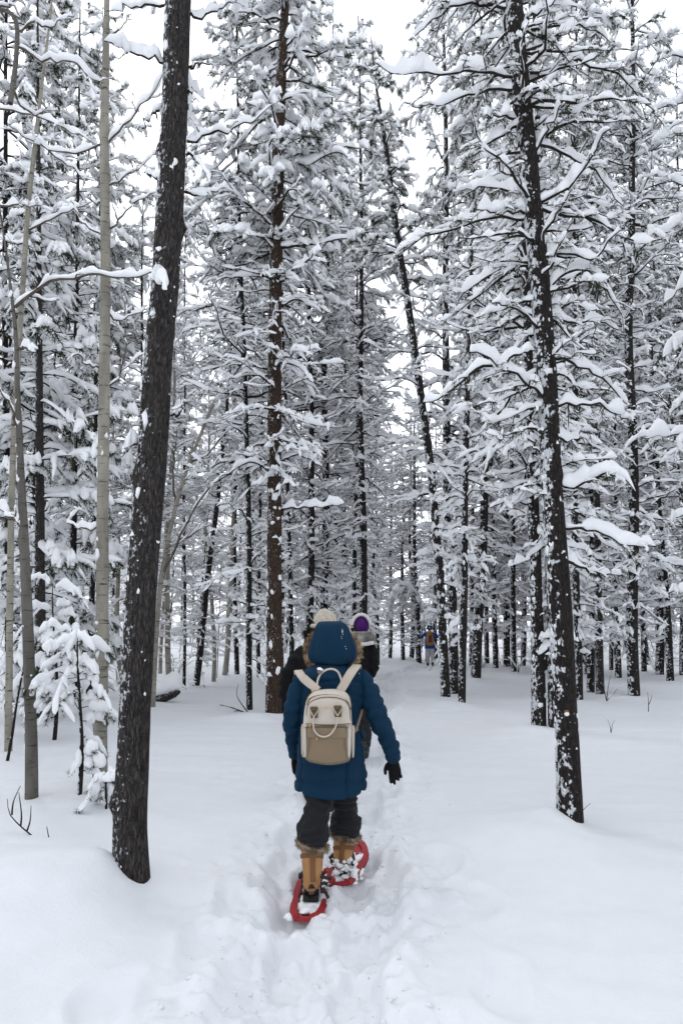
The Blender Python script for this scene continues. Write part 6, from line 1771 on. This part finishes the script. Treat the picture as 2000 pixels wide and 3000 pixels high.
# far hiker in the blue jacket with an orange pack and poles
def C9(x, y, d): return U(1180 + 0.1148 * x, 1780 + 0.1148 * y, d)
DF = base_dist(1780 + 0.1148 * 1520, gz(3.5, 28))
xf = C9(685, 1000, DF)[0]
sF = (C9(680, 455, DF)[2] - gz(xf, DF)) / 1.70
rF, JF = hiker('far hiker in blue jacket and grey trousers with raised elbows, beyond the others', xf, DF, sF, M['jacket_blue'], M['grey_trouser'], 0.72, 0.20, (((-0.33, 0.10, 1.20), (-0.26, 0.30, 1.28)), ((0.34, 0.10, 1.20), (0.28, 0.30, 1.30))), stride=0.08)
knit_hat(rF, (0, 0.03, 1.60), 0.115, 0.125, 'coat_blue', ('jacket_blue', 0.025)); 
V, f = blobs([(0.0, -0.06, 1.70), (-0.01, -0.10, 1.60)], [(0.06, 0.04, 0.03), (0.028, 0.02, 0.03)], rngs, ICO2, 0.2); a = Acc(); a.add(V, None, f); link('snow_dab', a.mesh('snow_dab', M['branch_snow']), rF)
pf = tag(empty('backpack', rF.location[:]), 'orange and grey backpack on the far blue-jacketed hiker', 'backpack'); pf.scale = rF.scale
po = []
for z, w in ((0.86, 0.09), (0.89, 0.13), (1.0, 0.15), (1.2, 0.145), (1.33, 0.12), (1.42, 0.09), (1.45, 0.06)): po.append(ell(-0.02, -0.21, z, w, 0.085 if 0.88 < z < 1.43 else 0.05, 28, 2.8))
solid('bag', [loft(np.array(po))], M['orange'], pf)
po = []
for z, w in ((0.98, 0.06), (1.03, 0.085), (1.15, 0.07), (1.28, 0.085), (1.33, 0.06)): po.append(ell(-0.02, -0.27, z, w, 0.045, 24, 2.6))
solid('front_pouch', [loft(np.array(po))], M['pack_grey'], pf)
solid('label_patch', [box((-0.03, -0.318, 1.30), (0.06, 0.01, 0.02))], M['knit_white'], pf)
solid('side_pocket', [ball((-0.145, -0.2, 1.0), (0.035, 0.06, 0.09))], M['pack_grey'], pf); solid('side_pocket', [ball((0.105, -0.2, 1.0), (0.035, 0.06, 0.09))], M['pack_grey'], pf)
solid('strap', [ribbon(curve([(-0.09, -0.16, 1.38), (-0.10, 0.0, 1.44), (-0.10, 0.14, 1.34)], 10), (1, 0, 0), 0.05, 0.012), ribbon(curve([(0.07, -0.16, 1.38), (0.09, 0.0, 1.44), (0.09, 0.14, 1.34)], 10), (1, 0, 0), 0.05, 0.012)], M['pack_grey'], pf)
for k, top, low, lb in ((1, (0.10, 0.30, 1.78), (0.62, 0.25, 0.72), 'dark hiking pole slanting right of the far hiker'), (-1, (-0.30, 0.30, 1.5), (-0.30, 0.34, 0.55), 'dark hiking pole hanging left of the far hiker')):
    pl = tag(empty('hiking_pole', rF.location[:]), lb, 'pole', 'poles of the far hiker'); pl.scale = rF.scale
    top, low = np.array(top), np.array(low); v = (low - top) / np.linalg.norm(low - top)
    solid('shaft', [closed_tube([top + v * 0.12, low], [0.016, 0.012], 8)], M['black_strap'], pl)
    solid('grip', [closed_tube([top, top + v * 0.03, top + v * 0.14, top + v * 0.16], [0.018, 0.024, 0.024, 0.018], 10)], M['glove'], pl)
    solid('basket', [closed_tube([low - v * 0.06, low - v * 0.05], [0.05, 0.045], 12)], M['black_strap'], pl)
